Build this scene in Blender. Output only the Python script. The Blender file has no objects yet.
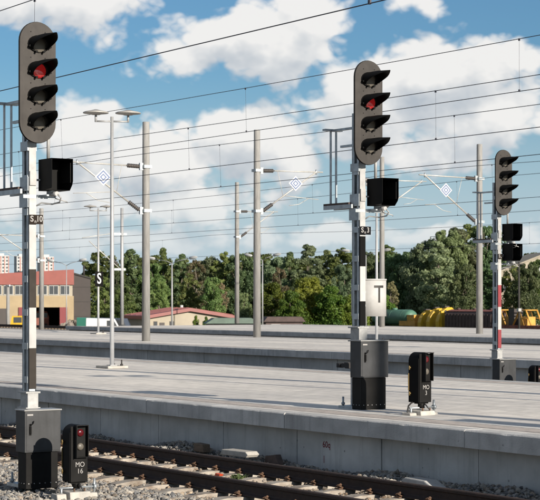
import bpy, math, random
import numpy as np
from mathutils import Vector, Matrix
random.seed(7); RNG = np.random.default_rng(7)
SC = bpy.context.scene
COL = SC.collection
R = math.radians

# ---------------------------------------------------------------- camera
# world X runs along the tracks (towards the right foreground), Y across them (away), Z up; z=0 is sleeper level
CAMZ = 2.378
FPX = 1780.0
TH = math.atan(1167.0 / FPX)              # angle between view axis and track direction
ST, CT = math.sin(TH), math.cos(TH)
cam = bpy.data.cameras.new('camera')
cam.sensor_width = 36.0
cam.lens = FPX / 540.0 * 36.0
cam.shift_y = 50.0 / 540.0
cam.clip_start = 0.1; cam.clip_end = 5000
cam.dof.use_dof = True; cam.dof.focus_distance = 27.0; cam.dof.aperture_fstop = 9.0
co = bpy.data.objects.new('camera', cam); COL.objects.link(co)
co.location = (0, 0, CAMZ); co.rotation_euler = (R(90), 0, R(90) - TH)
SC.camera = co

# ---------------------------------------------------------------- light
SUN_EL = R(18.3)
SUN_AZ = R(6.0)                            # measured from +X towards +Y
sd = Vector((math.cos(SUN_EL) * math.cos(SUN_AZ), math.cos(SUN_EL) * math.sin(SUN_AZ), math.sin(SUN_EL)))
sun = bpy.data.lights.new('sun', 'SUN'); sun.energy = 5.0; sun.angle = R(0.53); sun.color = (1.0, 0.91, 0.79)
so = bpy.data.objects.new('sun', sun); COL.objects.link(so)
so.rotation_euler = (-sd).to_track_quat('-Z', 'Y').to_euler(); so.location = (40, 0, 40)
SC.view_settings.view_transform = 'Standard'; SC.view_settings.look = 'None'
SC.view_settings.gamma = 1.0; SC.view_settings.exposure = 0.70
SC.view_settings.use_curve_mapping = False

def build_world():
    w = bpy.data.worlds.new('World'); SC.world = w; w.use_nodes = True
    nt = w.node_tree; N = nt.nodes; L = nt.links; N.clear()
    out = N.new('ShaderNodeOutputWorld'); bg = N.new('ShaderNodeBackground')
    L.new(bg.outputs[0], out.inputs[0])
    sky = N.new('ShaderNodeTexSky'); sky.sky_type = 'NISHITA'; sky.sun_disc = False
    sky.sun_elevation = SUN_EL; sky.sun_rotation = R(90) - SUN_AZ
    sky.air_density = 1.0; sky.dust_density = 0.4; sky.ozone_density = 2.0
    tc = N.new('ShaderNodeTexCoord')
    def lnk(i, v):
        if hasattr(v, 'is_linked') or hasattr(v, 'links'): L.new(v, i)
        else: i.default_value = v
    def M(op, a, b=None, c=None, clamp=False):
        n = N.new('ShaderNodeMath'); n.operation = op; n.use_clamp = clamp
        lnk(n.inputs[0], a)
        if b is not None: lnk(n.inputs[1], b)
        if c is not None: lnk(n.inputs[2], c)
        return n.outputs[0]
    def V(op, a, b=None):
        n = N.new('ShaderNodeVectorMath'); n.operation = op
        lnk(n.inputs[0], a)
        if b is not None: lnk(n.inputs[1], b)
        return n.outputs[0] if op not in ('LENGTH', 'DOT_PRODUCT') else n.outputs['Value']
    d = V('NORMALIZE', tc.outputs['Generated'])
    sep = N.new('ShaderNodeSeparateXYZ'); L.new(d, sep.inputs[0])
    az = M('ARCTAN2', sep.outputs[1], sep.outputs[0])
    px = M('MULTIPLY', M('SUBTRACT', math.pi - TH, az), 180 / math.pi)      # degrees of azimuth
    el = M('MULTIPLY', M('ARCSINE', sep.outputs[2]), 180 / math.pi)         # degrees of elevation
    cmb = N.new('ShaderNodeCombineXYZ'); L.new(px, cmb.inputs[0]); L.new(el, cmb.inputs[1])
    p = cmb.outputs[0]
    # warp for uneven outlines
    nv = V('MULTIPLY', d, (57.3, 57.3, 78.0))
    def noise(vec, scale, detail=8, rough=0.55, dist=0.0):
        n = N.new('ShaderNodeTexNoise'); n.inputs['Scale'].default_value = scale
        n.inputs['Detail'].default_value = detail; n.inputs['Roughness'].default_value = rough
        n.inputs['Distortion'].default_value = dist
        L.new(vec, n.inputs['Vector']); return n.outputs['Fac'], n.outputs['Color']
    _, wc = noise(nv, 0.45, 3)
    warp = V('MULTIPLY', V('SUBTRACT', wc, (0.5, 0.5, 0.5)), (2.4, 1.3, 0))
    pw = V('ADD', p, warp)
    K = 31.07
    blobs = [(55, 2, 112, 38, 1.0), (245, 42, 92, 42, 1.1), (188, 62, 46, 22, .8), (312, 34, 50, 34, .9),
             (432, 82, 112, 40, 1.1), (480, 122, 92, 40, 1.1), (372, 122, 66, 44, 1.1), (440, 152, 90, 22, .7),
             (85, 150, 58, 46, 1.1), (160, 158, 80, 44, 1.1), (245, 140, 66, 46, 1.2), (50, 200, 90, 36, .8),
             (190, 203, 125, 24, .7), (290, 160, 34, 40, .8), (402, 6, 26, 10, .5), (520, 62, 44, 18, .6),
             (430, 238, 70, 12, .5), (330, 236, 46, 16, .8), (150, 238, 160, 14, .55), (515, 232, 40, 12, .4)]
    big, _ = noise(nv, 0.085, 3)
    rest = M('MULTIPLY', M('SUBTRACT', big, 0.53), 5.0)          # the rest of the sky has clouds of the same kind
    q = V('MULTIPLY', V('SUBTRACT', p, (0, 4.5, 0)), (1 / 10.5, 1 / 6.5, 0))
    inside = M('MULTIPLY', M('SUBTRACT', 1.35, V('LENGTH', q), clamp=True), 4.0, clamp=True)
    def cloud_field(pw):
        f = None
        for cx, cy, rx, ry, s in blobs:
            q = V('MULTIPLY', V('SUBTRACT', pw, ((cx - 270) / K, (300 - cy) / K, 0)), (K / rx, K / ry, 0))
            g = M('MULTIPLY', M('SUBTRACT', 1.0, V('LENGTH', q)), s)
            f = g if f is None else M('SMOOTH_MAX', f, g, 0.25)
        mx = N.new('ShaderNodeMix'); mx.data_type = 'FLOAT'
        L.new(inside, mx.inputs[0]); L.new(rest, mx.inputs[2]); L.new(f, mx.inputs[3])
        return M('MAXIMUM', mx.outputs[0], -0.9)
    field = cloud_field(pw)
    field_up = cloud_field(V('ADD', pw, (0.35, 0.90, 0)))
    def puff(vec, det):
        n, _ = noise(vec, 0.36, det, 0.55, 0.1)
        h = M('MULTIPLY', M('SUBTRACT', n, 0.40), 1.7)
        for sc, amp in ((0.62, 1.1), (1.35, 0.62), (2.9, 0.34)):     # rounded lobes with creases between them
            b_, _ = noise(vec, sc, 0, 0.5)
            h = M('ADD', h, M('MULTIPLY', M('ABSOLUTE', M('SUBTRACT', b_, 0.5)), amp))
        return h
    h1 = puff(nv, 5); h2 = puff(V('ADD', nv, (0.19, 0.29, 1.02)), 3)
    nb, _ = noise(nv, 0.16, 2, 0.5)
    dens = M('ADD', M('MULTIPLY', M('SUBTRACT', field, 0.30), 1.0), h1)
    def sstep(x, a, b):
        m = N.new('ShaderNodeMapRange'); m.interpolation_type = 'SMOOTHSTEP'
        m.inputs[1].default_value = a; m.inputs[2].default_value = b
        L.new(x, m.inputs[0]); return m.outputs[0]
    alpha = M('MULTIPLY', sstep(dens, -0.03, 0.40), M('ADD', 0.35, M('MULTIPLY', sstep(el, 0.5, 4.0), 0.65)))
    # lit side of the puffs against their shaded undersides
    above = M('ADD', M('SUBTRACT', field_up, 0.30), h2)
    lit = M('SUBTRACT', 0.73, M('MULTIPLY', sstep(above, 0.3, 1.6), 0.22))
    lit = M('SUBTRACT', lit, M('MULTIPLY', M('SUBTRACT', above, dens), 0.42))
    lit = M('ADD', lit, M('MULTIPLY', M('SUBTRACT', nb, 0.5), 0.4), clamp=True)
    ramp = N.new('ShaderNodeValToRGB'); L.new(lit, ramp.inputs[0])
    e = ramp.color_ramp.elements
    e[0].position = 0.12; e[0].color = (5.9, 6.5, 7.2, 1)
    e[1].position = 0.88; e[1].color = (11.2, 11.0, 10.7, 1)
    m_ = ramp.color_ramp.elements.new(0.5); m_.color = (8.0, 8.3, 8.6, 1)
    skyc = V('MULTIPLY', sky.outputs[0], (0.58, 0.87, 1.09))
    # pale air low down
    low = sstep(el, 8.0, 0.0)
    mh = N.new('ShaderNodeMix'); mh.data_type = 'RGBA'
    L.new(M('MULTIPLY', low, 0.85), mh.inputs[0]); L.new(skyc, mh.inputs[6]); mh.inputs[7].default_value = (6.6, 7.8, 9.0, 1)
    mc = N.new('ShaderNodeMix'); mc.data_type = 'RGBA'
    L.new(M('MULTIPLY', alpha, 0.95), mc.inputs[0]); L.new(mh.outputs[2], mc.inputs[6]); L.new(ramp.outputs[0], mc.inputs[7])
    L.new(mc.outputs[2], bg.inputs[0]); bg.inputs[1].default_value = 0.05
    w.cycles.sampling_method = 'MANUAL'; w.cycles.sample_map_resolution = 512
build_world()

# ---------------------------------------------------------------- helpers
def at(px, d):
    """ground position (X, Y) of the vertical line seen in photo column px at view depth d (metres)"""
    lat = (px - 270.0) / FPX * d
    return (-d * CT + lat * ST, d * ST + lat * CT)
def on_v(px, v):
    d = v / (ST + CT * (px - 270.0) / FPX)
    return at(px, d)

class MB:
    def __init__(s): s.v = []; s.f = []; s.sm = []
    def add(s, vs, fs, smooth=False):
        o = len(s.v); s.v += [tuple(p) for p in vs]
        s.f += [tuple(i + o for i in q) for q in fs]; s.sm += [smooth] * len(fs); return s
    def box(s, x0, x1, y0, y1, z0, z1):
        return s.add([(x0,y0,z0),(x1,y0,z0),(x1,y1,z0),(x0,y1,z0),(x0,y0,z1),(x1,y0,z1),(x1,y1,z1),(x0,y1,z1)],
                     [(0,3,2,1),(4,5,6,7),(0,1,5,4),(1,2,6,5),(2,3,7,6),(3,0,4,7)])
    def cbox(s, c, sz): return s.box(c[0]-sz[0]/2, c[0]+sz[0]/2, c[1]-sz[1]/2, c[1]+sz[1]/2, c[2]-sz[2]/2, c[2]+sz[2]/2)
    def frame(s, p0, p1):
        a = (Vector(p1) - Vector(p0)).normalized()
        b = a.cross(Vector((0,0,1)) if abs(a.z) < .95 else Vector((1,0,0))).normalized()
        return a, b, a.cross(b)
    def rev(s, p0, p1, prof, n=12, caps=True):
        """surface of revolution about p0->p1; prof = [(t metres along, radius)]"""
        a, b, c = s.frame(p0, p1); p0 = Vector(p0); vs = []; fs = []
        for t, r in prof:
            for i in range(n):
                an = 2*math.pi*i/n
                vs.append(p0 + a*t + (b*math.cos(an) + c*math.sin(an))*r)
        for k in range(len(prof)-1):
            for i in range(n):
                j = (i+1) % n
                fs.append((k*n+i, k*n+j, (k+1)*n+j, (k+1)*n+i))
        s.add(vs, fs, True)
        if caps:
            o = len(s.v) - len(vs)
            s.f.append(tuple(o+i for i in reversed(range(n)))); s.sm.append(False)
            s.f.append(tuple(o+(len(prof)-1)*n+i for i in range(n))); s.sm.append(False)
        return s
    def tube(s, p0, p1, r0, r1=None, n=10):
        return s.rev(p0, p1, [(0, r0), ((Vector(p1)-Vector(p0)).length, r0 if r1 is None else r1)], n)
    def path(s, pts, r, n=8):
        pts = [Vector(p) for p in pts]; vs = []; fs = []
        up = None
        for k, p in enumerate(pts):
            a = (pts[min(k+1, len(pts)-1)] - pts[max(k-1, 0)]).normalized()
            if up is None: up = a.orthogonal().normalized()
            b = (up - a*up.dot(a)).normalized(); up = b; c = a.cross(b)
            rr = r[k] if isinstance(r, (list, tuple)) else r
            for i in range(n):
                an = 2*math.pi*i/n; vs.append(p + (b*math.cos(an)+c*math.sin(an))*rr)
        for k in range(len(pts)-1):
            for i in range(n):
                j = (i+1) % n; fs.append((k*n+i, k*n+j, (k+1)*n+j, (k+1)*n+i))
        fs.append(tuple(reversed(range(n)))); fs.append(tuple((len(pts)-1)*n+i for i in range(n)))
        return s.add(vs, fs, n > 4)
    def prism(s, poly, axis, a0, a1, smooth=False):
        """poly = 2-D outline in the other two axes (y,z) for 'x', (x,z) for 'y', (x,y) for 'z'"""
        n = len(poly)
        def P(q, a): return (a, q[0], q[1]) if axis == 'x' else ((q[0], a, q[1]) if axis == 'y' else (q[0], q[1], a))
        vs = [P(q, a0) for q in poly] + [P(q, a1) for q in poly]
        fs = [(i, (i+1) % n, n+(i+1) % n, n+i) for i in range(n)]
        s.add(vs, fs, smooth)
        o = len(s.v) - 2*n
        s.f.append(tuple(o+i for i in reversed(range(n)))); s.sm.append(False)
        s.f.append(tuple(o+n+i for i in range(n))); s.sm.append(False)
        return s
    def mesh(s, name, mat=None):
        m = bpy.data.meshes.new(name); m.from_pydata(s.v, [], s.f)
        m.polygons.foreach_set('use_smooth', s.sm)
        if mat: m.materials.append(mat)
        import bmesh
        b = bmesh.new(); b.from_mesh(m); bmesh.ops.recalc_face_normals(b, faces=b.faces); b.to_mesh(m); b.free()
        m.update(); return m
    def build(s, name, mat, parent=None, loc=None, bevel=0, rz=0):
        o = bpy.data.objects.new(name, s.mesh(name, mat)); COL.objects.link(o)
        if loc is not None: o.location = loc
        if rz: o.rotation_euler = (0, 0, rz)
        if parent is not None: o.parent = parent
        if bevel:
            bv = o.modifiers.new('bevel', 'BEVEL'); bv.width = bevel; bv.segments = 2; bv.limit_method = 'ANGLE'; bv.angle_limit = R(40)
        return o
def tag(o, label=None, cat=None, group=None, kind=None):
    if label: o['label'] = label
    if cat: o['category'] = cat
    if group: o['group'] = group
    if kind: o['kind'] = kind
    return o
def thing(name, loc, label, cat, group=None, rz=0):
    o = bpy.data.objects.new(name, None); COL.objects.link(o); o.location = loc; o.rotation_euler = (0, 0, rz)
    o.empty_display_size = 0.2
    return tag(o, label, cat, group)
def inst(name, mesh, parent=None, loc=(0,0,0), rz=0, sc=None):
    o = bpy.data.objects.new(name, mesh); COL.objects.link(o); o.location = loc
    if rz: o.rotation_euler = (0, 0, rz)
    if sc is not None: o.scale = sc
    if parent is not None: o.parent = parent
    return o
def copy_tree(o, parent=None):
    c = o.copy(); COL.objects.link(c); c.parent = parent
    for ch in list(o.children): copy_tree(ch, c)
    return c
_tx = {}
def text(name, s, size, mat, parent, loc, face='x', ext=0.002, align='CENTER', bold=0.0, sx=1.0):
    """flat lettering standing upright; face 'x' reads when looking along -X, 'y-' when looking along +Y"""
    c = bpy.data.curves.new(name, 'FONT'); c.body = s; c.size = size; c.extrude = ext; c.align_x = align; c.align_y = 'CENTER'; c.offset = bold
    t = bpy.data.objects.new(name, c); COL.objects.link(t)
    dg = bpy.context.evaluated_depsgraph_get(); me = bpy.data.meshes.new_from_object(t.evaluated_get(dg))
    bpy.data.objects.remove(t); bpy.data.curves.remove(c)
    me.materials.clear(); me.materials.append(mat)
    o = bpy.data.objects.new(name, me); COL.objects.link(o); o.parent = parent; o.location = loc
    o.rotation_euler = (R(90), 0, R(90)) if face == 'x' else (R(90), 0, 0)
    o.scale = (sx, 1, 1)
    return o

# ---------------------------------------------------------------- materials
def mat(name, col, rough=0.6, metal=0.0, var=0.0, scale=6.0, bump=0.0, bscale=60.0, col2=None, stretch=None, streak=0.0,
        spec=0.5, emit=None, detail=6, objvar=0.0, speck=0.0):
    m = bpy.data.materials.new(name); m.use_nodes = True
    nt = m.node_tree; N = nt.nodes; L = nt.links
    b = N['Principled BSDF']; b.inputs['Roughness'].default_value = rough; b.inputs['Metallic'].default_value = metal
    b.inputs['Specular IOR Level'].default_value = spec
    b.inputs['Base Color'].default_value = (*col, 1)
    tc = N.new('ShaderNodeTexCoord'); vec = tc.outputs['Object']
    geo = N.new('ShaderNodeNewGeometry'); wvec = geo.outputs['Position']
    def noise(v, sc, det=6, ro=.6):
        n = N.new('ShaderNodeTexNoise'); n.inputs['Scale'].default_value = sc; n.inputs['Detail'].default_value = det
        n.inputs['Roughness'].default_value = ro; L.new(v, n.inputs['Vector']); return n.outputs['Fac']
    last = None
    if var or col2:
        v = wvec
        if stretch:
            mp = N.new('ShaderNodeMapping'); mp.inputs['Scale'].default_value = stretch; L.new(v, mp.inputs[0]); v = mp.outputs[0]
        f = noise(v, scale, detail)
        rp = N.new('ShaderNodeValToRGB'); L.new(f, rp.inputs[0])
        c2 = col2 if col2 else tuple(c*(1-var) for c in col)
        c1 = col if col2 else tuple(min(1, c*(1+var*.6)) for c in col)
        rp.color_ramp.elements[0].position = .32; rp.color_ramp.elements[0].color = (*c2, 1)
        rp.color_ramp.elements[1].position = .68; rp.color_ramp.elements[1].color = (*c1, 1)
        last = rp.outputs[0]
    def mixc(fac, a, colour, mode='MIX'):
        x = N.new('ShaderNodeMix'); x.data_type = 'RGBA'; x.blend_type = mode
        if isinstance(fac, float): x.inputs[0].default_value = fac
        else: L.new(fac, x.inputs[0])
        if a is None: x.inputs[6].default_value = (*col, 1)
        else: L.new(a, x.inputs[6])
        x.inputs[7].default_value = (*colour, 1) if isinstance(colour, tuple) else (0,0,0,1)
        if not isinstance(colour, tuple): L.new(colour, x.inputs[7])
        return x.outputs[2]
    if streak:                                   # dirt runs down vertical faces
        mp = N.new('ShaderNodeMapping'); mp.inputs['Scale'].default_value = (9, 9, .7); L.new(wvec, mp.inputs[0])
        f = noise(mp.outputs[0], 1.4, 5)
        mr = N.new('ShaderNodeMapRange'); mr.inputs[1].default_value = .52; mr.inputs[2].default_value = .8; mr.inputs[4].default_value = streak
        L.new(f, mr.inputs[0]); last = mixc(mr.outputs[0], last, tuple(c*.35 for c in col))
    if speck:                                    # pits and small stains
        vo = N.new('ShaderNodeTexVoronoi'); vo.inputs['Scale'].default_value = 7.0; L.new(wvec, vo.inputs['Vector'])
        mr = N.new('ShaderNodeMapRange'); mr.inputs[1].default_value = .13; mr.inputs[2].default_value = .07; mr.inputs[4].default_value = speck
        L.new(vo.outputs['Distance'], mr.inputs[0])
        vm = N.new('ShaderNodeMath'); vm.operation = 'GREATER_THAN'; vm.inputs[1].default_value = .72
        sp = N.new('ShaderNodeSeparateColor'); L.new(vo.outputs['Color'], sp.inputs[0]); L.new(sp.outputs[0], vm.inputs[0])
        mm = N.new('ShaderNodeMath'); mm.operation = 'MULTIPLY'; L.new(mr.outputs[0], mm.inputs[0]); L.new(vm.outputs[0], mm.inputs[1])
        last = mixc(mm.outputs[0], last, tuple(c*.25 for c in col))
    if objvar:
        oi = N.new('ShaderNodeObjectInfo'); mr = N.new('ShaderNodeMapRange'); mr.inputs[3].default_value = 1-objvar; mr.inputs[4].default_value = 1+objvar
        L.new(oi.outputs['Random'], mr.inputs[0])
        cb = N.new('ShaderNodeCombineColor')
        for i in range(3): L.new(mr.outputs[0], cb.inputs[i])
        last = mixc(1.0, last, cb.outputs[0], 'MULTIPLY')
    if last is not None: L.new(last, b.inputs['Base Color'])
    if bump:
        bn = N.new('ShaderNodeBump'); bn.inputs['Strength'].default_value = bump; bn.inputs['Distance'].default_value = .02
        L.new(noise(wvec, bscale, 5), bn.inputs['Height']); L.new(bn.outputs[0], b.inputs['Normal'])
    if emit: b.inputs['Emission Color'].default_value = (*emit[0], 1); b.inputs['Emission Strength'].default_value = emit[1]
    return m
MT = {}
MT['coping'] = mat('coping_concrete', (.45,.445,.43), .85, var=.24, scale=2.2, bump=.4, bscale=45, streak=.45, speck=.6, objvar=.06)
MT['wall'] = mat('wall_concrete', (.48,.475,.455), .88, var=.2, scale=1.6, bump=.3, bscale=30, streak=.38, speck=.7, objvar=.05)
MT['deckedge'] = mat('tactile_paving', (.43,.38,.34), .85, var=.3, scale=5, bump=.5, bscale=70)
MT['whiteline'] = mat('worn_white_line', (.58,.57,.53), .8, var=.3, scale=8, stretch=(.4,3,3))
MT['galv'] = mat('galvanised_steel', (.36,.39,.41), .48, .55, var=.25, scale=9, bump=.06, bscale=80)
MT['galvlight'] = mat('bright_galvanised_steel', (.32,.32,.315), .55, .2, var=.2, scale=12, streak=.3)
MT['silver'] = mat('aluminium_sheet', (.33,.33,.325), .5, .2, var=.18, scale=10)
MT['blkpaint'] = mat('black_painted_steel', (.004,.004,.0045), .6, var=.3, scale=8, spec=.08)
MT['blklow'] = mat('black_pedestal_paint', (.0095,.0092,.009), .6, var=.25, scale=7, spec=.1)
MT['gray'] = mat('grey_cabinet_paint', (.041,.0425,.045), .5, spec=.25, var=.26, scale=3.5, bump=.05, streak=.4)
MT['graylid'] = mat('grey_lid_paint', (.24,.24,.235), .4, .2, var=.15, scale=5)
MT['plate'] = mat('signal_backboard_paint', (.046,.0415,.038), .6, spec=.2, var=.28, scale=4, streak=.4)
MT['hood'] = mat('black_hood', (.006,.006,.006), .6, spec=.1)
MT['glassoff'] = mat('unlit_lens_glass', (.10,.09,.075), .4, spec=.3)
MT['lensred'] = mat('lit_red_lens', (.20,.012,.012), .08, spec=.8, emit=((.9,.03,.03), .10))
MT['lensdred'] = mat('red_lens_glass', (.06,.005,.007), .12, spec=.7, emit=((.8,.02,.04), .02))
MT['white'] = mat('white_paint', (.375,.37,.36), .75, var=.12, scale=6, streak=.25)
MT['brownband'] = mat('dark_brown_band_paint', (.034,.029,.025), .7, spec=.15, var=.15, scale=9)
MT['blackband'] = mat('black_band_paint', (.006,.006,.006), .7, spec=.05)
MT['redband'] = mat('dark_red_band_paint', (.20,.022,.028), .5, var=.15, scale=9)
MT['platebrown'] = mat('brown_number_plate', (.02,.015,.012), .7, spec=.08)
MT['plateblack'] = mat('black_number_plate', (.006,.006,.007), .6, spec=.05)
MT['letter'] = mat('white_lettering', (.26,.25,.24), .6)
MT['letterblack'] = mat('black_lettering', (.02,.018,.016), .6)
MT['letterred'] = mat('red_spray_paint', (.17,.022,.03), .8)
MT['pole'] = mat('spun_concrete', (.24,.235,.225), .85, var=.22, scale=5, bump=.25, bscale=40, streak=.45, stretch=(3,3,.4))
MT['lamppost'] = mat('lamp_post_grey', (.31,.315,.32), .5, .2, var=.1, scale=6)
MT['lampdisc'] = mat('lamp_head_grey', (.34,.33,.31), .5, .2)
MT['insul'] = mat('brown_insulator', (.060,.052,.047), .3, spec=.6)
MT['arm'] = mat('galvanised_arm_tube', (.46,.45,.42), .5, .3, var=.15, scale=8)
MT['wire'] = mat('overhead_wire', (.05,.05,.065), .6, .2)
MT['signwhite'] = mat('sign_white', (.42,.43,.45), .5)
MT['signblue'] = mat('sign_blue', (.07,.11,.22), .5)
MT['signblack'] = mat('sign_black', (.006,.006,.006), .7, spec=.05)
MT['rail'] = mat('rusty_rail', (.040,.021,.014), .8, var=.4, scale=14, bump=.3, bscale=60, col2=(.018,.010,.008))
MT['railhead'] = mat('rail_head', (.085,.06,.05), .55, .4, var=.3, scale=20)
MT['sleeper'] = mat('concrete_sleeper', (.36,.33,.285), .88, col2=(.16,.125,.095), scale=4.5, bump=.4, bscale=50, objvar=.12)
MT['clip'] = mat('rusty_clip', (.14,.075,.04), .85, col2=(.05,.028,.018), scale=30)
MT['brass'] = mat('brass_fitting', (.16,.11,.04), .6, .3)
MT['footing'] = mat('precast_footing', (.38,.36,.325), .88, var=.2, scale=9, bump=.3)
MT['cable'] = mat('black_cable', (.015,.014,.014), .5)
MT['junkwood'] = mat('weathered_timber', (.13,.092,.062), .85, var=.35, scale=12, stretch=(1,6,6))
MT['junkdark'] = mat('dark_rubber', (.03,.027,.025), .8)
MT['rust'] = mat('rust_plate', (.085,.06,.05), .85, var=.4, scale=9)
MT['orange'] = mat('orange_litter', (.55,.07,.02), .5)
MT['weed'] = mat('weed_green', (.07,.10,.03), .7)
# background
MT['cream'] = mat('cream_render', (.31,.24,.145), .85, var=.12, scale=.5, streak=.2)
MT['cream2'] = mat('pale_cream_render', (.31,.275,.215), .85, var=.12, scale=.4)
MT['redclad'] = mat('red_cladding', (.21,.052,.04), .6, var=.12, scale=.8)
MT['reddoor'] = mat('dark_red_door', (.16,.018,.022), .6, var=.1, scale=1)
MT['brownclad'] = mat('brown_cladding', (.040,.032,.029), .6, var=.15, scale=.5, streak=.2)
MT['winglass'] = mat('window_glass', (.05,.055,.06), .12, spec=.8)
MT['winframe'] = mat('window_frame', (.34,.34,.33), .6)
MT['darkroom'] = mat('dark_interior', (.012,.011,.011), .9)
MT['redroof'] = mat('red_sheet_roof', (.19,.05,.043), .5, var=.15, scale=.8)
MT['towerwhite'] = mat('tower_white', (.40,.41,.41), .85, var=.08, scale=.2)
MT['towerred'] = mat('tower_red_panel', (.33,.15,.12), .8)
MT['yellow'] = mat('machine_yellow', (.52,.32,.015), .45, var=.18, scale=1.5, streak=.25)
MT['orangey'] = mat('machine_amber', (.52,.27,.05), .5, var=.25, scale=1.5)
MT['tankgreen'] = mat('tank_green', (.065,.15,.105), .5, var=.2, scale=.8, streak=.3)
MT['wagonbrown'] = mat('wagon_brown', (.065,.042,.038), .75, var=.3, scale=1.2, streak=.3)
MT['wagonred'] = mat('wagon_red_oxide', (.20,.065,.045), .7, var=.3, scale=1.2)
MT['undergear'] = mat('underframe_black', (.022,.020,.018), .7)
MT['carwhite'] = mat('car_white', (.6,.6,.58), .3)
MT['cardark'] = mat('car_dark', (.05,.06,.08), .3)
MT['carteal'] = mat('car_green', (.05,.22,.16), .3)
MT['rubble'] = mat('rubble_heap', (.20,.17,.14), .9, var=.5, scale=1.2, bump=.8, bscale=3)
MT['bark'] = mat('bark', (.17,.14,.11), .9, var=.4, scale=3, stretch=(3,3,.6))

def deck_material():
    m = bpy.data.materials.new('platform_paving'); m.use_nodes = True
    nt = m.node_tree; N = nt.nodes; L = nt.links; b = N['Principled BSDF']; b.inputs['Roughness'].default_value = .8
    g = N.new('ShaderNodeNewGeometry'); p = g.outputs['Position']
    def noise(sc, st=(1,1,1), det=6):
        mp = N.new('ShaderNodeMapping'); mp.inputs['Scale'].default_value = st; L.new(p, mp.inputs[0])
        n = N.new('ShaderNodeTexNoise'); n.inputs['Scale'].default_value = sc; n.inputs['Detail'].default_value = det
        L.new(mp.outputs[0], n.inputs['Vector']); return n.outputs['Fac']
    br = N.new('ShaderNodeTexBrick'); br.offset = .5; br.inputs['Scale'].default_value = 1.0
    br.inputs['Brick Width'].default_value = .5; br.inputs['Row Height'].default_value = .5; br.inputs['Mortar Size'].default_value = .009
    br.inputs['Color1'].default_value = (.69,.655,.60,1); br.inputs['Color2'].default_value = (.62,.59,.545,1); br.inputs['Mortar'].default_value = (.30,.285,.265,1)
    br.inputs['Bias'].default_value = -.1
    L.new(p, br.inputs['Vector'])
    rp = N.new('ShaderNodeValToRGB'); L.new(noise(.55, (.35,1.4,1)), rp.inputs[0])
    rp.color_ramp.elements[0].position = .3; rp.color_ramp.elements[0].color = (.74,.74,.75,1)
    rp.color_ramp.elements[1].position = .7; rp.color_ramp.elements[1].color = (1.08,1.06,1.03,1)
    x = N.new('ShaderNodeMix'); x.data_type = 'RGBA'; x.blend_type = 'MULTIPLY'; x.inputs[0].default_value = 1
    L.new(br.outputs[0], x.inputs[6]); L.new(rp.outputs[0], x.inputs[7])
    rp2 = N.new('ShaderNodeValToRGB'); L.new(noise(6), rp2.inputs[0])
    rp2.color_ramp.elements[0].position = .3; rp2.color_ramp.elements[0].color = (.82,.82,.82,1)
    rp2.color_ramp.elements[1].position = .65; rp2.color_ramp.elements[1].color = (1.04,1.04,1.04,1)
    y = N.new('ShaderNodeMix'); y.data_type = 'RGBA'; y.blend_type = 'MULTIPLY'; y.inputs[0].default_value = 1
    L.new(x.outputs[2], y.inputs[6]); L.new(rp2.outputs[0], y.inputs[7]); L.new(y.outputs[2], b.inputs['Base Color'])
    bn = N.new('ShaderNodeBump'); bn.inputs['Strength'].default_value = .12; bn.inputs['Distance'].default_value = .01
    L.new(noise(25), bn.inputs['Height']); L.new(bn.outputs[0], b.inputs['Normal'])
    return m
MT['deck'] = deck_material()

def stone_material():
    m = bpy.data.materials.new('ballast_stone'); m.use_nodes = True
    nt = m.node_tree; N = nt.nodes; L = nt.links; b = N['Principled BSDF']; b.inputs['Roughness'].default_value = .85
    a = N.new('ShaderNodeAttribute'); a.attribute_name = 'stone_colour'; L.new(a.outputs['Color'], b.inputs['Base Color'])
    return m
MT['stone'] = stone_material()

def ground_material():
    m = bpy.data.materials.new('gravel_ground'); m.use_nodes = True
    nt = m.node_tree; N = nt.nodes; L = nt.links; b = N['Principled BSDF']; b.inputs['Roughness'].default_value = .95
    g = N.new('ShaderNodeNewGeometry'); p = g.outputs['Position']
    vo = N.new('ShaderNodeTexVoronoi'); vo.inputs['Scale'].default_value = 18; L.new(p, vo.inputs['Vector'])
    rp = N.new('ShaderNodeValToRGB'); sp = N.new('ShaderNodeSeparateColor'); L.new(vo.outputs['Color'], sp.inputs[0]); L.new(sp.outputs[0], rp.inputs[0])
    rp.color_ramp.elements[0].color = (.10,.095,.085,1); rp.color_ramp.elements[1].color = (.30,.28,.25,1)
    n = N.new('ShaderNodeTexNoise'); n.inputs['Scale'].default_value = .03; L.new(p, n.inputs['Vector'])
    sx = N.new('ShaderNodeSeparateXYZ'); L.new(p, sx.inputs[0])
    mr = N.new('ShaderNodeMapRange'); mr.inputs[1].default_value = 95; mr.inputs[2].default_value = 150; L.new(sx.outputs[1], mr.inputs[0])
    x = N.new('ShaderNodeMix'); x.data_type = 'RGBA'; L.new(mr.outputs[0], x.inputs[0]); L.new(rp.outputs[0], x.inputs[6]); x.inputs[7].default_value = (.10,.11,.055,1)
    L.new(x.outputs[2], b.inputs['Base Color'])
    bn = N.new('ShaderNodeBump'); bn.inputs['Strength'].default_value = .8; bn.inputs['Distance'].default_value = .04; L.new(vo.outputs['Distance'], bn.inputs['Height'])
    L.new(bn.outputs[0], b.inputs['Normal'])
    return m
MT['ground'] = ground_material()

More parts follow.
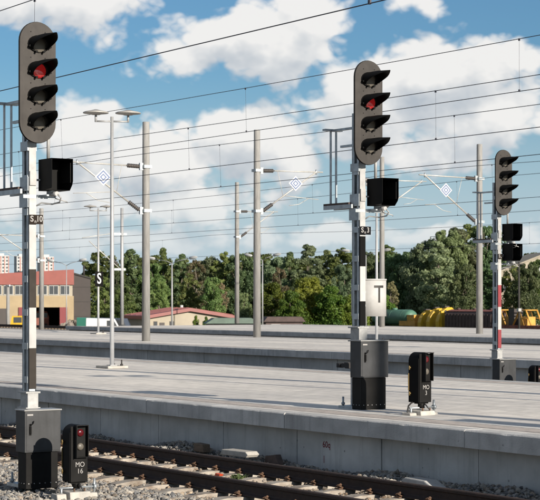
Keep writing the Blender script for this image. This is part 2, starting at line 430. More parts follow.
def leaf_material(name, c1, c2):
    m = bpy.data.materials.new(name); m.use_nodes = True
    nt = m.node_tree; N = nt.nodes; L = nt.links; b = N['Principled BSDF']; b.inputs['Roughness'].default_value = .55
    b.inputs['Specular IOR Level'].default_value = .35
    a = N.new('ShaderNodeAttribute'); a.attribute_name = 'leaf_tone'
    oi = N.new('ShaderNodeObjectInfo')
    ad = N.new('ShaderNodeMath'); ad.operation = 'MULTIPLY_ADD'; ad.inputs[1].default_value = .5; L.new(oi.outputs['Random'], ad.inputs[0]); ad.inputs[2].default_value = -.25
    s = N.new('ShaderNodeMath'); s.operation = 'ADD'; s.use_clamp = True; L.new(ad.outputs[0], s.inputs[0]); L.new(a.outputs['Fac'], s.inputs[1])
    x = N.new('ShaderNodeMix'); x.data_type = 'RGBA'; L.new(s.outputs[0], x.inputs[0]); x.inputs[6].default_value = (*c1, 1); x.inputs[7].default_value = (*c2, 1)
    hs = N.new('ShaderNodeHueSaturation'); L.new(x.outputs[2], hs.inputs['Color'])
    fr = N.new('ShaderNodeMath'); fr.operation = 'FRACT'; mu = N.new('ShaderNodeMath'); mu.operation = 'MULTIPLY'; mu.inputs[1].default_value = 7.31; L.new(oi.outputs['Random'], mu.inputs[0]); L.new(mu.outputs[0], fr.inputs[0])
    mr = N.new('ShaderNodeMapRange'); mr.inputs[3].default_value = .455; mr.inputs[4].default_value = .53; L.new(fr.outputs[0], mr.inputs[0]); L.new(mr.outputs[0], hs.inputs['Hue'])
    m2 = N.new('ShaderNodeMapRange'); m2.inputs[3].default_value = .9; m2.inputs[4].default_value = 1.45; L.new(oi.outputs['Random'], m2.inputs[0]); L.new(m2.outputs[0], hs.inputs['Value'])
    hs.inputs['Saturation'].default_value = 1.02
    L.new(hs.outputs[0], b.inputs['Base Color'])
    t = N.new('ShaderNodeBsdfTranslucent'); L.new(hs.outputs[0], t.inputs[0])
    ms = N.new('ShaderNodeMixShader'); ms.inputs[0].default_value = .50
    L.new(b.outputs[0], ms.inputs[1]); L.new(t.outputs[0], ms.inputs[2])
    L.new(ms.outputs[0], N['Material Output'].inputs[0])
    return m
MT['leaf_dark'] = leaf_material('leaves_dark_green', (.068,.112,.050), (.155,.212,.095))
MT['leaf_mid'] = leaf_material('leaves_mid_green', (.080,.125,.038), (.190,.235,.080))
MT['leaf_pale'] = leaf_material('leaves_grey_green', (.10,.14,.072), (.25,.295,.165))
MT['leaf_bright'] = leaf_material('leaves_bright_green', (.055,.098,.016), (.150,.205,.036))
MT['leaf_dry'] = leaf_material('leaves_brownish', (.11,.098,.050), (.24,.205,.115))

# ---------------------------------------------------------------- terrain
DECK = 0.772
V1N, V1F = 14.03, 23.4
V2N, V2F = 31.8, 42.4
V3N, V3F = 49.8, 66.0
U3L = -97.5
YARD = -3.05
def make_ground():
    prof = [(-2500,-.09),(-60,-.09),(7.0,-.085),(14.3,-.085),(72,-.085),(86,-2.4),(100,YARD),(400,YARD),(900,YARD-1),(4000,YARD-1)]
    xs = [-4000,-600,-120,-60,-20,20,60,200,1500]
    vs = [(x, y, z) for y, z in prof for x in xs]; n = len(xs)
    fs = [(j*n+i, j*n+i+1, (j+1)*n+i+1, (j+1)*n+i) for j in range(len(prof)-1) for i in range(n-1)]
    o = MB().add(vs, fs).build('ground', MT['ground']); tag(o, 'grey gravel ground falling away to a lower yard', kind='structure')
make_ground()

# ---------------------------------------------------------------- platforms
def platform(name, label, v0, v1, ua, ub, pa, pb, far_wall=True):
    """deck slab with overhanging precast edge pieces and wall panels; pieces 2 m long between pa and pb"""
    root = MB().box(ua, ub, v0+.30, v1-.30, DECK-.165, DECK).build(name, MT['deck'])
    tag(root, label, kind='structure')
    # coping piece: top slab with a deep front lip
    prof = [(0,-.215),(.012,-.22),(.13,-.22),(.13,-.17),(.296,-.17),(.296,.004),(.015,.004),(0,-.010)]
    mid = MB().prism([(v0+y, DECK+z) for y, z in prof], 'x', 0, 1.992).mesh('coping_slab', MT['coping'])
    def chipped():
        m = MB(); ns = 18; np_ = len(prof); vs = []
        for i in range(ns+1):
            d_ = random.uniform(0,.0015) if random.random() > .07 else random.uniform(.005,.014)
            e_ = random.uniform(0,.0015) if random.random() > .06 else random.uniform(.004,.010)
            for j, (y, z) in enumerate(prof):
                if j == 6: y, z = y+d_, z
                if j == 7: y, z = y, z-d_*.8
                if j == 0: y, z = y+e_*.3, z+e_
                vs.append((1.992*i/ns, v0+y, DECK+z))
        fs = [(i*np_+j, i*np_+(j+1) % np_, (i+1)*np_+(j+1) % np_, (i+1)*np_+j) for i in range(ns) for j in range(np_)]
        fs += [tuple(range(np_)), tuple(ns*np_+j for j in reversed(range(np_)))]
        return m.add(vs, fs).mesh('coping_slab', MT['coping'])
    chips = [chipped() for _ in range(5)] if v0 == V1N else [mid]
    pan = MB().prism([(v0+.225,-.30),(v0+.36,-.30),(v0+.36,DECK-.172),(v0+.225,DECK-.172)], 'x', 0, 1.982).mesh('wall_panel', MT['wall'])
    k0 = int(math.floor((pa - (-25.03)) / 2)); k1 = int(math.ceil((pb - (-25.03)) / 2))
    for k in range(k0, k1):
        u = -25.03 + 2*k
        c = inst('coping_slab', chips[k % len(chips)], root, (u + .004, random.uniform(-.003,.003), random.uniform(-.002,.003)))
        w = inst('wall_panel', pan, root, (u + .009, random.uniform(-.006,.006), 0))
        if name == 'platform' and k == 2 and v0 == V1N:
            text('spray_mark', '60q', .125, MT['letterred'], w, (.72, v0+.2245, .36), 'y-', .001, bold=.002)
            text('spray_mark', 'l', .15, MT['letterred'], w, (.66, v0+.2245, .15), 'y-', .001)
    ue, us = -25.03+2*k1, -25.03+2*k0
    for a, b in ((ua, us), (ue, ub)):           # plain continuation beyond the pieces
        if b - a > .1:
            MB().prism([(v0+y, DECK+z) for y, z in prof], 'x', a, b).build('coping_slab', MT['coping'], root)
            MB().box(a, b, v0+.225, v0+.36, -.30, DECK-.172).build('wall_panel', MT['wall'], root)
    # far edge
    MB().box(ua, ub, v1-.298, v1, DECK-.22, DECK+.003).build('far_coping', MT['coping'], root)
    MB().box(ua, ub, v1-.30, v1-.12, -.30, DECK-.222).build('far_wall', MT['wall'], root)
    MB().box(ua+.3, ua+.5, v0+.31, v1-.31, -.30, DECK-.30).build('end_wall', MT['wall'], root)
    # textured warning strip and worn line along both edges
    for a, b, m in ((v0+.47, v0+.87, 'deckedge'), (v0+.91, v0+1.01, 'whiteline'), (v1-.87, v1-.47, 'deckedge'), (v1-1.01, v1-.91, 'whiteline')):
        MB().box(ua, ub, a, b, DECK-.01, DECK+.004).build('warning_strip' if m == 'deckedge' else 'edge_line', MT[m], root)
    return root
platform('platform', 'nearest grey concrete station platform, with signal standing on it', V1N, V1F, -150, 60, -34, -12)
platform('platform', 'middle grey concrete station platform with the S sign lamp post', V2N, V2F, -170, 60, -78, -32)
platform('platform', 'farthest grey concrete station platform, in front of the trees', V3N, V3F, U3L, 60, U3L, -50)

# ---------------------------------------------------------------- tracks
def rail_mesh(u0, u1):
    P = [(-.075,0),(.075,0),(.075,.012),(.022,.028),(.009,.045),(.009,.118),(.034,.132),(.036,.160),(.026,.172),(-.026,.172),(-.036,.160),(-.034,.132),(-.009,.118),(-.009,.045),(-.022,.028),(-.075,.012)]
    return MB().prism(P, 'x', u0, u1).mesh('rail', MT['rail'])
def sleeper_mesh():
    m = MB()
    ys = [-1.3,-1.05,-.45,-.25,.25,.45,1.05,1.3]; zt = [-.035,-.004,-.004,-.035,-.035,-.004,-.004,-.035]; wt = [.095,.105,.105,.085,.085,.105,.105,.095]
    vs = []
    for y, z, w in zip(ys, zt, wt): vs += [(-.145,y,-.21),(.145,y,-.21),(w,y,z),(-w,y,z)]
    fs = [(0,1,2,3)]
    for k in range(7):
        for i in range(4): fs.append((k*4+i, k*4+(i+1) % 4, (k+1)*4+(i+1) % 4, (k+1)*4+i))
    fs.append((31,30,29,28)); m.add(vs, fs); return m.mesh('sleeper', MT['sleeper'])
def clip_mesh():
    m = MB()
    m.path([(-.05,.03,.012),(-.055,.10,.03),(-.03,.135,.05),(.0,.10,.065),(.0,.04,.04)], .011, 6)
    m.path([(.05,.03,.012),(.055,.10,.03),(.03,.135,.05),(.0,.10,.065)], .011, 6)
    m.tube((0,.085,.0),(0,.085,.085), .014, n=6); m.tube((0,.085,.055),(0,.085,.075), .024, n=6); m.box(-.06,.06,.075,.14,0,.014)
    m.v = [(p[0]*.8, p[1]*.95, p[2]*.8) for p in m.v]
    return m.mesh('rail_clip', MT['clip'])
SL, CL = sleeper_mesh(), clip_mesh()
VT = 12.365
U0T = -25.03 + .18
def near_track():
    t = thing('railway_track', (0, VT, 0), 'rusty rails on pale concrete sleepers in front of the nearest platform', 'railway track')
    rm = rail_mesh(-140, 50)
    for s in (-1, 1): inst('rail', rm, t, (0, s*.7545, .008))
    for k in range(-26, 34):
        u = U0T + .6*k + random.uniform(-.012,.012)
        s = inst('sleeper', SL, t, (u, random.uniform(-.02,.02), random.uniform(-.006,.004)), random.uniform(-.012,.012))
        for y in (-.7545, .7545):
            for sg in (-1, 1): inst('rail_clip', CL, s, (0, y, 0), 0 if sg > 0 else math.pi)
    return t
near_track()
def plain_track(v, z, label, ua=-200, ub=30):
    t = thing('railway_track', (0, v, z), label, 'railway track', 'tracks between and behind the platforms')
    rm = rail_mesh(ua, ub)
    for s in (-1, 1): inst('rail', rm, t, (0, s*.7545, .008))
    n = int((ub-ua)/.6); m = MB()
    for k in range(n): m.box(ua+.6*k, ua+.6*k+.22, -1.3, 1.3, -.15, -.004)
    tag(m.build('sleepers', MT['junkwood'], t), kind='stuff')
plain_track(25.2, 0, 'rusty track along the far side of the nearest platform')
plain_track(30.1, 0, 'rusty track along the near side of the middle platform')
plain_track(44.1, 0, 'rusty track along the far side of the middle platform')
plain_track(48.1, 0, 'rusty track along the near side of the farthest platform')
plain_track(68.2, -.02, 'dark rusty track crossing in front of the factory hall')
plain_track(180.0, YARD, 'yard track under the freight wagons', -420, 40)

# ---------------------------------------------------------------- ballast stones
def ballast():
    u0, u1, v0, v1 = -35.0, -12.0, 7.6, 14.2
    n = int((u1-u0)*(v1-v0)*560)
    U = RNG.uniform(u0, u1, n); V = RNG.uniform(v0, v1, n); S = RNG.uniform(.017,.036, n)*RNG.choice([1,1,1,1.25], n)
    lump = .5+.5*np.sin(U*1.7+1.3)*np.sin(U*.63+V)
    Z = -.055 + .012*np.sin(U*2.1)*np.cos(V*2.6) + RNG.uniform(-.02,.02, n)
    wall = np.clip((V-13.45)/.6, 0, 1); Z = Z + wall*(.06+.17*lump**2)
    left = np.clip((10.6-V)/1.5, 0, 1); Z = Z - left*.03
    ph = ((U-U0T)/.6); fr = np.abs(ph-np.round(ph))*.6; dy = np.abs(V-VT)
    sl = (fr < .14) & (dy < 1.32); rail = np.abs(dy-.7545) < .10
    crib = (~sl) & (dy < 1.2); Z = np.where(crib, Z-.012, Z)
    keep = (~(sl & (RNG.random(n) > .02))) & (~(rail & (RNG.random(n) > .15)))
    Z = np.where(sl, .0+S*.4, Z); Z = np.where(rail & ~sl, -.05, Z)
    U, V, Z, S = U[keep], V[keep], Z[keep], S[keep]; n = len(U)
    t = (1+5**.5)/2
    ico = np.array([(-1,t,0),(1,t,0),(-1,-t,0),(1,-t,0),(0,-1,t),(0,1,t),(0,-1,-t),(0,1,-t),(t,0,-1),(t,0,1),(-t,0,-1),(-t,0,1)], float)/math.sqrt(1+t*t)
    F = np.array([(0,11,5),(0,5,1),(0,1,7),(0,7,10),(0,10,11),(1,5,9),(5,11,4),(11,10,2),(10,7,6),(7,1,8),(3,9,4),(3,4,2),(3,2,6),(3,6,8),(3,8,9),(4,9,5),(2,4,11),(6,2,10),(8,6,7),(9,8,1)])
    P = ico[None]*RNG.uniform(.52,1.30,(n,12,1)); P = P*np.stack([RNG.uniform(.75,1.35,n),RNG.uniform(.75,1.35,n),RNG.uniform(.6,1.0,n)],1)[:,None,:]
    a = RNG.uniform(0,6.28,n); b = RNG.uniform(-.7,.7,n)
    ca, sa, cb, sb = np.cos(a)[:,None], np.sin(a)[:,None], np.cos(b)[:,None], np.sin(b)[:,None]
    x, y, z = P[...,0], P[...,1], P[...,2]
    y, z = y*cb-z*sb, y*sb+z*cb; x, y = x*ca-y*sa, x*sa+y*ca
    P = np.stack([x*S[:,None]+U[:,None], y*S[:,None]+V[:,None], z*S[:,None]+Z[:,None]], -1).reshape(-1,3)
    Fa = (F[None]+12*np.arange(n)[:,None,None]).reshape(-1,3)
    me = bpy.data.meshes.new('ballast'); me.vertices.add(len(P)); me.vertices.foreach_set('co', P.ravel().astype(np.float32))
    me.loops.add(Fa.size); me.loops.foreach_set('vertex_index', Fa.ravel().astype(np.int32))
    me.polygons.add(len(Fa)); me.polygons.foreach_set('loop_start', np.arange(0, Fa.size, 3, dtype=np.int32)); me.polygons.foreach_set('loop_total', np.full(len(Fa), 3, np.int32))
    me.update(calc_edges=True)
    me.shade_flat()
    base = np.array([(.33,.31,.28),(.25,.24,.225),(.40,.365,.31),(.19,.19,.19),(.30,.25,.20)])
    c = base[RNG.integers(0,5,n)]*RNG.uniform(.5,.9,(n,1))
    c = np.where((np.abs(V-VT) < 1.15)[:,None], c*np.array([.98,.86,.74]), c)
    at_ = me.attributes.new('stone_colour', 'FLOAT_COLOR', 'POINT')
    at_.data.foreach_set('color', np.repeat(np.concatenate([c, np.ones((n,1))],1), 12, 0).ravel().astype(np.float32))
    me.materials.append(MT['stone'])
    o = bpy.data.objects.new('ballast', me); COL.objects.link(o); tag(o, 'grey crushed stone ballast around the near track', 'ballast', kind='stuff')
ballast()

# ---------------------------------------------------------------- main signals
def arc(cx, cy, r, a0, a1, n): return [(cx+r*math.cos(R(a0+(a1-a0)*i/n)), cy+r*math.sin(R(a0+(a1-a0)*i/n))) for i in range(n+1)]
def hood_mesh():
    """visor: long pointed lip above, open below; axis +X"""
    m = MB(); r = .122; n = 18; th = .006
    ang = [R(-42 + 264*i/n) for i in range(n+1)]
    def L(a): return .045 + .46*max(0, (math.sin(a)+.62)/1.62)**1.05      # length of the visor at angle a (90 deg = top)
    vs = []
    for rr in (r, r-th):
        k_ = rr/r; ry, rz_ = .150*k_, .106*k_
        for a in ang: vs.append((0, ry*math.cos(a), rz_*math.sin(a)))
        for a in ang: vs.append((L(a)*.5, ry*.90*math.cos(a), rz_*math.sin(a)))
        for a in ang: vs.append((L(a), ry*(.86-.55*max(0,math.sin(a))**2)*math.cos(a), rz_*math.sin(a)-.018*max(0,math.sin(a))))
    k = n+1; fs = []
    for i in range(n):
        for q in (0, 1):
            fs.append((q*k+i, q*k+i+1, (q+1)*k+i+1, (q+1)*k+i))
            fs.append((3*k+q*k+i, 3*k+(q+1)*k+i, 3*k+(q+1)*k+i+1, 3*k+q*k+i+1))
        fs.append((2*k+i, 2*k+i+1, 5*k+i+1, 5*k+i))
    for i in (0, n): fs += [(i, k+i, 4*k+i, 3*k+i), (k+i, 2*k+i, 5*k+i, 4*k+i)]
    m.add(vs, fs, True)
    # mounting ring and fixing lugs
    o0 = len(m.v); m.rev((-.004,0,0),(1,0,0), [(0,.110),(.022,.110),(.022,.090),(.0,.090)], 20, caps=False)
    m.v[o0:] = [(p[0], p[1]*1.4, p[2]) for p in m.v[o0:]]
    for a in (200, 250, 290, 340):
        y, z = .150*math.cos(R(a)), .108*math.sin(R(a)); m.tube((0,y,z),(.06,y,z), .015, n=8)
    return m.mesh('hood', MT['hood'])
HOOD = hood_mesh()
def lens_mesh(mt): return MB().rev((0,0,0),(1,0,0), [(0,.096),(.012,.096),(.018,.09),(.027,.066),(.031,.033),(.032,.002)], 20).mesh('lens', mt)
LENS_OFF, LENS_RED = lens_mesh(MT['glassoff']), lens_mesh(MT['lensred'])
TOPZ, BOTZ = 5.90, 4.37
def rail_signal(u, v, base, label, bands, plate_txt, plate_mt, red, nbox, has_drum=False):
    t = thing('rail_signal', (u, v, base), label, 'rail signal', 'main signals beside the tracks')
    b0 = -base                                 # convert absolute heights to local ones
    G = MT['galv']
    # pedestal and foot
    p = MB().box(-.37,-.15,-.075,.075, .05, 1.19).build('pedestal', MT['galvlight'], t, bevel=.006)
    for z_ in (1.19, .99): MB().box(-.40,-.145,-.10,.10, z_, z_+.02).build('flange', MT['galvlight'], t)
    f = MB().box(-.50,-.14,-.20,.20, .0,.04).build('foot_plate', G, t)
    for x in (-.45,-.20):
        for y in (-.15,.15): MB().tube((x,y,.03),(x,y,.17), .016, n=8).tube((x,y,.05),(x,y,.085), .03, n=6).build('anchor_bolt', G, t)
    zt = 5.15 + b0
    # two rolled channels with batten plates
    for x0, x1, web in ((-.365,-.305,-.365), (-.24,-.18,-.188)):
        m = MB().box(web, web+.008, -.05,.05, 1.215, zt).box(x0,x1,-.05,-.042,1.215,zt).box(x0,x1,.042,.05,1.215,zt)
        m.build('mast_channel', G, t)
    z = 1.32
    while z < zt-.1:
        for y in (-.054, .054): MB().box(-.352,-.195, y-.004, y+.004, z, z+.085).build('batten_plate', G, t)
        z += .428
    # head
    hc = (TOPZ+BOTZ)/2 + b0; hh = (TOPZ-BOTZ)/2; w = .25
    out = arc(0, hc+hh-w, w, 0, 180, 16) + arc(0, hc-hh+w, w, 180, 360, 16)
    head = MB().prism(out, 'x', -.028, -.010).build('signal_head', MT['plate'], t)
    rim = MB(); N_ = len(out)
    rim.prism(arc(0, hc+hh-w, w+.006, 0, 180, 16) + arc(0, hc-hh+w, w+.006, 180, 360, 16), 'x', -.040, -.0285)
    rim.build('backboard_rim', MT['blklow'], head)
    for i in range(4):
        z = hc + .325*(1.5-i) + .0
        MB().tube((-.17,0,z),(-.04,0,z), .11, n=16).build('lamp_housing', MT['blklow'], head)
        inst('hood', HOOD, head, (-.010, .01, z)); inst('lens', LENS_RED if (red and i == 1) else LENS_OFF, head, (-.009, .01, z-.016))
        for y in (-.10, .10):
            MB().tube((-.010,y,z+.15),(-.004,y,z+.15), .007, n=6).build('screw', MT['blklow'], head)
    MB().box(-.20,-.04,-.03,.03,hc-.55,hc-.49).box(-.20,-.04,-.03,.03,hc+.1,hc+.16).box(-.255,-.18,-.03,.03,zt-.2,hc+.4).build('head_bracket', G, t)
    # working step with guard rods and top bar on the near side of the mast
    zs = 3.80 + b0; ze = 4.93 + b0
    st = MB().box(-1.02,-.37,-.11,.12, zs, zs+.03).build('working_step', MT['rust'], t)
    for y in (-.10,.09): MB().box(-1.02,-.30,y-.01,y+.02,zs-.06,zs).build('step_bearer', G, t)
    for y in (-.045,.055): MB().cbox((-.92,y,(zs+ze)/2), (.03,.02,ze-zs)).build('guard_rod', G, t)
    MB().box(-.96,-.88,-.17,.15, ze, ze+.03).build('guard_cross_bar', G, t)
    MB().box(-.88,-.30,-.055,-.005, ze-.012, ze+.022).build('guard_top_bar', G, t)
    MB().box(-.66,-.36,-.055,-.015, ze-.27, ze-.235).build('side_bar', G, t)
    MB().box(-.40,-.17,-.066,-.056,zs-.03,zs+.15).build('side_plate', G, t)
    MB().box(-.38,-.17,-.070,.06,4.28+b0,4.40+b0).build('clamp_plate', G, t)
    # indicator hoods
    for k in range(nbox):
        z1 = 4.17 - .47*k + b0; z0 = z1-.40
        x0, x1, y0, y1 = -.18, .20, .09, .39
        bx = MB()
        bx.prism([(x0,z0),(x1-.02,z0+.02),(x1,z0+.05),(x1,z1),(x0,z1)], 'y', y0, y0+.006)
        bx.prism([(x0,z0),(x1-.09,z0),(x1-.02,z0+.07),(x1,z0+.12),(x1,z1),(x0,z1)], 'y', y1-.006, y1)
        bx.box(x0,x1,y0+.006,y1-.006,z1-.006,z1-.0005).box(x0,x0+.02,y0+.006,y1-.006,z0,z1-.006)
        bx.prism([(x0+.02,z0),(x0+.02,z0+.006),(x1-.10,z0+.006),(x1-.10,z0)], 'y', y0+.006, y1-.006)
        ib = bx.build('indicator_hood', MT['blkpaint'], t)
        MB().box(x0+.02,x0+.03,y0+.02,y1-.02,z0+.02,z1-.02).build('indicator_face', MT['hood'], ib)
        MB().box(x0+.04,x1-.04,y1-.02,y1-.007,z0+.10,z1-.05).build('side_rib', MT['blklow'], ib)
        # arm, junction sleeve and loose cables under it
        za = z0 - .05
        MB().box(-.20,-.1625,-.13,.33,za-.045,za).box(-.42,-.17,-.066,-.056,za-.16,za+.02).box(-.13,.02,.18,.22,za-.012,za+.05).box(-.165,.0,.12,.15,za-.02,za+.0).build('indicator_arm', G, t)
        MB().tube((-.02,.20,za+.005),(.13,.20,za+.005), .030, n=12).build('cable_gland', MT['silver'], ib)
        MB().path([(.12,.21,za+.0),(.16,.24,za-.05),(.08,.26,za-.10),(-.05,.22,za-.12),(-.16,.12,za-.10),(-.18,.06,za-.14)], .011, 6).build('cable', MT['silver'], ib)
        MB().path([(.02,.2,za-.0),(.04,.22,za-.05),(.16,.30,za-.09),(.10,.36,za-.10)], .008, 6).build('cable', MT['silver'], ib)
        MB().tube((-.165,.07,z0+.14),(-.12,.12,z0+.14), .012).tube((-.18,.0,z0+.14),(-.155,.16,z0+.14), .014).build('stay', G, t)
    MB().tube((-.10,.19,4.16+b0),(-.10,.19,4.60+b0), .022, n=10).build('hanger_tube', MT['galvlight'], t)
    MB().cbox((-.16,.0,3.93+b0),(.03,.09,.18)).box(-.178,-.165,-.048,.05,3.25+b0,4.35+b0).build('mast_cover', MT['silver'], t)
    # number plate and coloured bands
    pl = MB().box(-.150,-.144,-.055,.135,3.345+b0,3.465+b0).build('number_plate', MT[plate_mt], t)
    text('number', plate_txt[0], .105, MT['letter'], pl, (-.1435,-.020,3.41+b0), bold=.002)
    text('number', plate_txt[1], .060, MT['letter'], pl, (-.1435,.030,3.38+b0), bold=.001)
    text('number', plate_txt[2], .105, MT['letter'], pl, (-.1435,.085,3.41+b0), bold=.002, sx=.85)
    MB().box(-.164,-.15,-.02,.02,3.36+b0,3.45+b0).build('plate_bracket', G, pl)
    for za, zb, mt in bands: MB().box(-.178,-.158,-.05,.048,za+b0,zb+b0).build('coloured_band', MT[mt], t)
    return t
W_, D_, K_, R_ = 'white', 'brownband', 'blackband', 'redband'
S1 = (-20.47, 9.91); S2 = (-21.10, 15.58); S3 = (-31.92, 27.50)
rail_signal(*S1, 0, 'tall signal with brown and white banded mast, nearest the camera on the left', [(2.77,3.25,W_),(2.28,2.77,D_),(1.765,2.28,W_),(1.25,1.765,D_)], ('S','n','10'), 'platebrown', True, 1)
rail_signal(*S2, DECK, 'tall signal with black and white banded mast standing on the nearest platform', [(2.875,3.32,K_),(2.36,2.875,W_),(2.0,2.36,K_)], ('S','n','3'), 'plateblack', True, 1)
rail_signal(*S3, 0, 'unlit signal with red and white banded mast behind the nearest platform', [(2.73,3.25,W_),(2.215,2.73,R_),(1.68,2.215,W_),(1.25,1.68,R_)], ('S','n','4'), 'platebrown', False, 2)
# white drum with a T hung behind the second signal
def drum():
    t = thing('drum_sign', (S2[0]-.42, S2[1]+.30, 2.38), 'white drum sign with a black T behind the black and white banded mast', 'sign')
    r = .262; h0, h1 = -.245, .305
    d = MB().rev((0,0,h0),(0,0,1), [(0,r),(h1-h0,r),(h1-h0,r-.012),(0.0,r-.012)], 40, caps=False)
    d.f.append(tuple(len(d.v)-160+i for i in range(40))); d.sm.append(False)
    d.build('drum', MT['white'], t)
    MB().rev((0,0,h1-.012),(0,0,1), [(0,r+.008),(.02,r+.008)], 40).build('drum_lid', MT['white'], t)
    # the T follows the curve of the drum
    T = MB()
    def patch(y0, y1, z0, z1, n=6):
        vs = []; rr = r+.003
        for i in range(n+1):
            y = y0+(y1-y0)*i/n; x = math.sqrt(rr*rr-y*y); vs += [(x,y,z0),(x,y,z1)]
        T.add(vs, [(2*i,2*i+2,2*i+3,2*i+1) for i in range(n)])
    patch(-.085,.085,.18,.215); patch(-.017,.017,-.04,.18)
    T.build('letter_t', MT['letterblack'], t)
    MB().box(.05,.24,-.26,-.23,.10,.13).box(.05,.24,-.26,-.23,-.10,-.07).build('strap', MT['galv'], t)
drum()

# ---------------------------------------------------------------- cabinets
def cabinet(u, v, base, label, h=1.0, sz=(.27,.50)):
    t = thing('equipment_cabinet', (u, v, base), label, 'cabinet', 'grey equipment cabinets in front of the signal masts')
    a, b = sz[0]/2, sz[1]/2; zs = .46*h
    up = MB().box(-a, a, -b, b, zs, h-.02).build('upper_box', MT['gray'], t, bevel=.008)
    MB().box(-a+.012, a-.02, -b+.025, b-.03, 0, zs-.002).build('lower_box', MT['blklow'], t, bevel=.008)
    MB().box(-a-.012, a+.014, -b-.012, b+.012, h-.02, h).build('lid', MT['graylid'], t, bevel=.006)
    d = MB().box(a, a+.006, -b+.02, b-.02, zs+.02, h-.045).build('door', MT['gray'], up, bevel=.003)
    MB().box(a+.006, a+.012, -b+.055, -b+.085, zs+.22*h, zs+.36*h).box(a+.012, a+.03, -b+.06, -b+.08, zs+.24*h, zs+.33*h).path([(a+.012,-b+.07,zs+.36*h),(a+.03,-b+.075,zs+.35*h),(a+.034,-b+.10,zs+.37*h),(a+.03,-b+.11,zs+.40*h)], .007, 6).build('door_handle', MT['hood'], d)
    MB().box(a+.006, a+.008, -b+.03, -b+.11, h-.075, h-.055).build('name_label', MT['letter'], d)
    m = MB()
    for k in range(6): m.tube((a-.02, -b+.06+k*(2*b-.12)/5, .07),(a-.012, -b+.06+k*(2*b-.12)/5, .07), .007, n=6)
    for k in range(3): m.tube((-a+.06+k*.07, -b+.025, .07),(-a+.06+k*.07, -b+.017, .07), .007, n=6)
    m.build('rivets', MT['galvlight'], t)
    return t
cabinet(*S1, 0, 'grey cabinet on the ballast below the brown and white banded signal')
cabinet(*S2, DECK, 'grey cabinet on the nearest platform, left of the dwarf signal there', 1.02)
cabinet(*S3, 0, 'grey cabinet sunk behind the platform edge, below the red and white banded signal')

# ---------------------------------------------------------------- dwarf signals
def dwarf(u, v, base, label, lit, l1, l2, rz=0.0):
    t = thing('dwarf_signal', (u, v, base), label, 'dwarf signal', 'dwarf signals beside the tracks', rz)
    z0, r = .175, .125; zt = .875
    prof = [(-r,z0),(r,z0)] + arc(0, zt-r, r, 0, 180, 18)
    hs = MB().prism(prof, 'x', -.13, .07).build('housing', MT['blkpaint'], t, bevel=.006)
    fp = MB().box(.07,.085,-.115,.115,z0+.0,zt-.02).build('face_plate', MT['blklow'], t, bevel=.004)
    zb = zt-.40
    MB().box(.085,.165,-.075,-.066,zb,zt).box(.085,.145,.090,.099,zb,zt-.01).box(.085,.165,-.066,.090,zt-.012,zt-.002).box(.085,.14,-.066,.09,zb,zb+.008).build('lens_hood', MT['blklow'], fp)
    for k, mt in ((0, lit), (1, MT['glassoff'])):
        MB().rev((.085,.012,zt-.10-.17*k),(1,.012,zt-.10-.17*k), [(0,.045),(.010,.045),(.02,.035),(.025,.015),(.026,.002)], 18).build('lens', mt, fp)
    text('marking', l1, .085, MT['letter'], fp, (.0857,.01,.385), bold=.0, sx=.95)
    text('marking', l2, .085, MT['letter'], fp, (.0857,.01,.305), bold=.0, sx=1.0)
    for z in (.30,.66): MB().tube((-.09,-.122,z),(-.09,-.150,z), .013, n=8).tube((-.09,-.145,z+.025),(-.09,-.145,z-.03), .010, n=8).build('hinge', MT['brass'], hs)
    MB().box(-.125,-.115,-.137,-.124,.34,.58).build('latch_strip', MT['brass'], hs)
    MB().tube((0,0,.09),(0,0,.19), .05, n=12).box(-.05,.05,-.09,.09,.155,.176).build('post', MT['blklow'], t)
    MB().tube((0,-.23,.10),(0,.27,.10), .013, n=8).tube((0,.25,.03),(0,.25,.20), .016, n=8).tube((0,.235,.10),(0,.27,.10), .035, n=8).tube((0,-.2,.0),(0,-.2,.11), .014, n=8).build('cross_bar', MT['galv'], t)
    ft = MB()
    ft.prism([(-.15,-.08),(.17,-.08),(.15,.06),(-.13,.07)], 'y', -.16, .12).prism([(-.09,-.06),(.10,-.06),(.08,.035),(-.08,.04)], 'y', -.30, -.17).prism([(-.08,-.05),(.09,-.05),(.07,.03),(-.07,.04)], 'y', .14, .26)
    ft.build('footing', MT['footing'], t, bevel=.01)
    MB().tube((.11,-.08,.03),(.11,-.08,.10), .012, n=6).tube((.11,.06,.03),(.11,.06,.10), .012, n=6).build('anchor_bolt', MT['clip'], t)
    MB().path([(-.06,-.05,.19),(-.05,-.14,.17),(-.03,-.22,.13),(.0,-.27,.06),(.02,-.28,-.02)], .012, 8).path([(.03,.01,.16),(.09,.0,.14),(.13,.03,.08),(.11,.05,.02)], .010, 8).build('cable', MT['cable'], t)
    return t
dwarf(-19.56, 9.98, -.02, 'black dwarf signal with red lens and MO 16 marking on the ballast', MT['lensdred'], 'MO', '16')
dwarf(-19.70, 15.45, DECK, 'black dwarf signal on the nearest platform beside the grey cabinet', MT['lensdred'], 'MO', '3', .12)
dwarf(-30.92, 27.60, 0, 'black dwarf signal cut by the right picture edge, behind the nearest platform', MT['lensdred'], 'MO', '4')
# relay cabinet farther along the platform (outside the picture; its shadow crosses the deck)
cb = cabinet(-13.2, 15.75, DECK, 'tall grey relay cabinet farther along the nearest platform', 1.75, (.35,.42))
del cb['group']

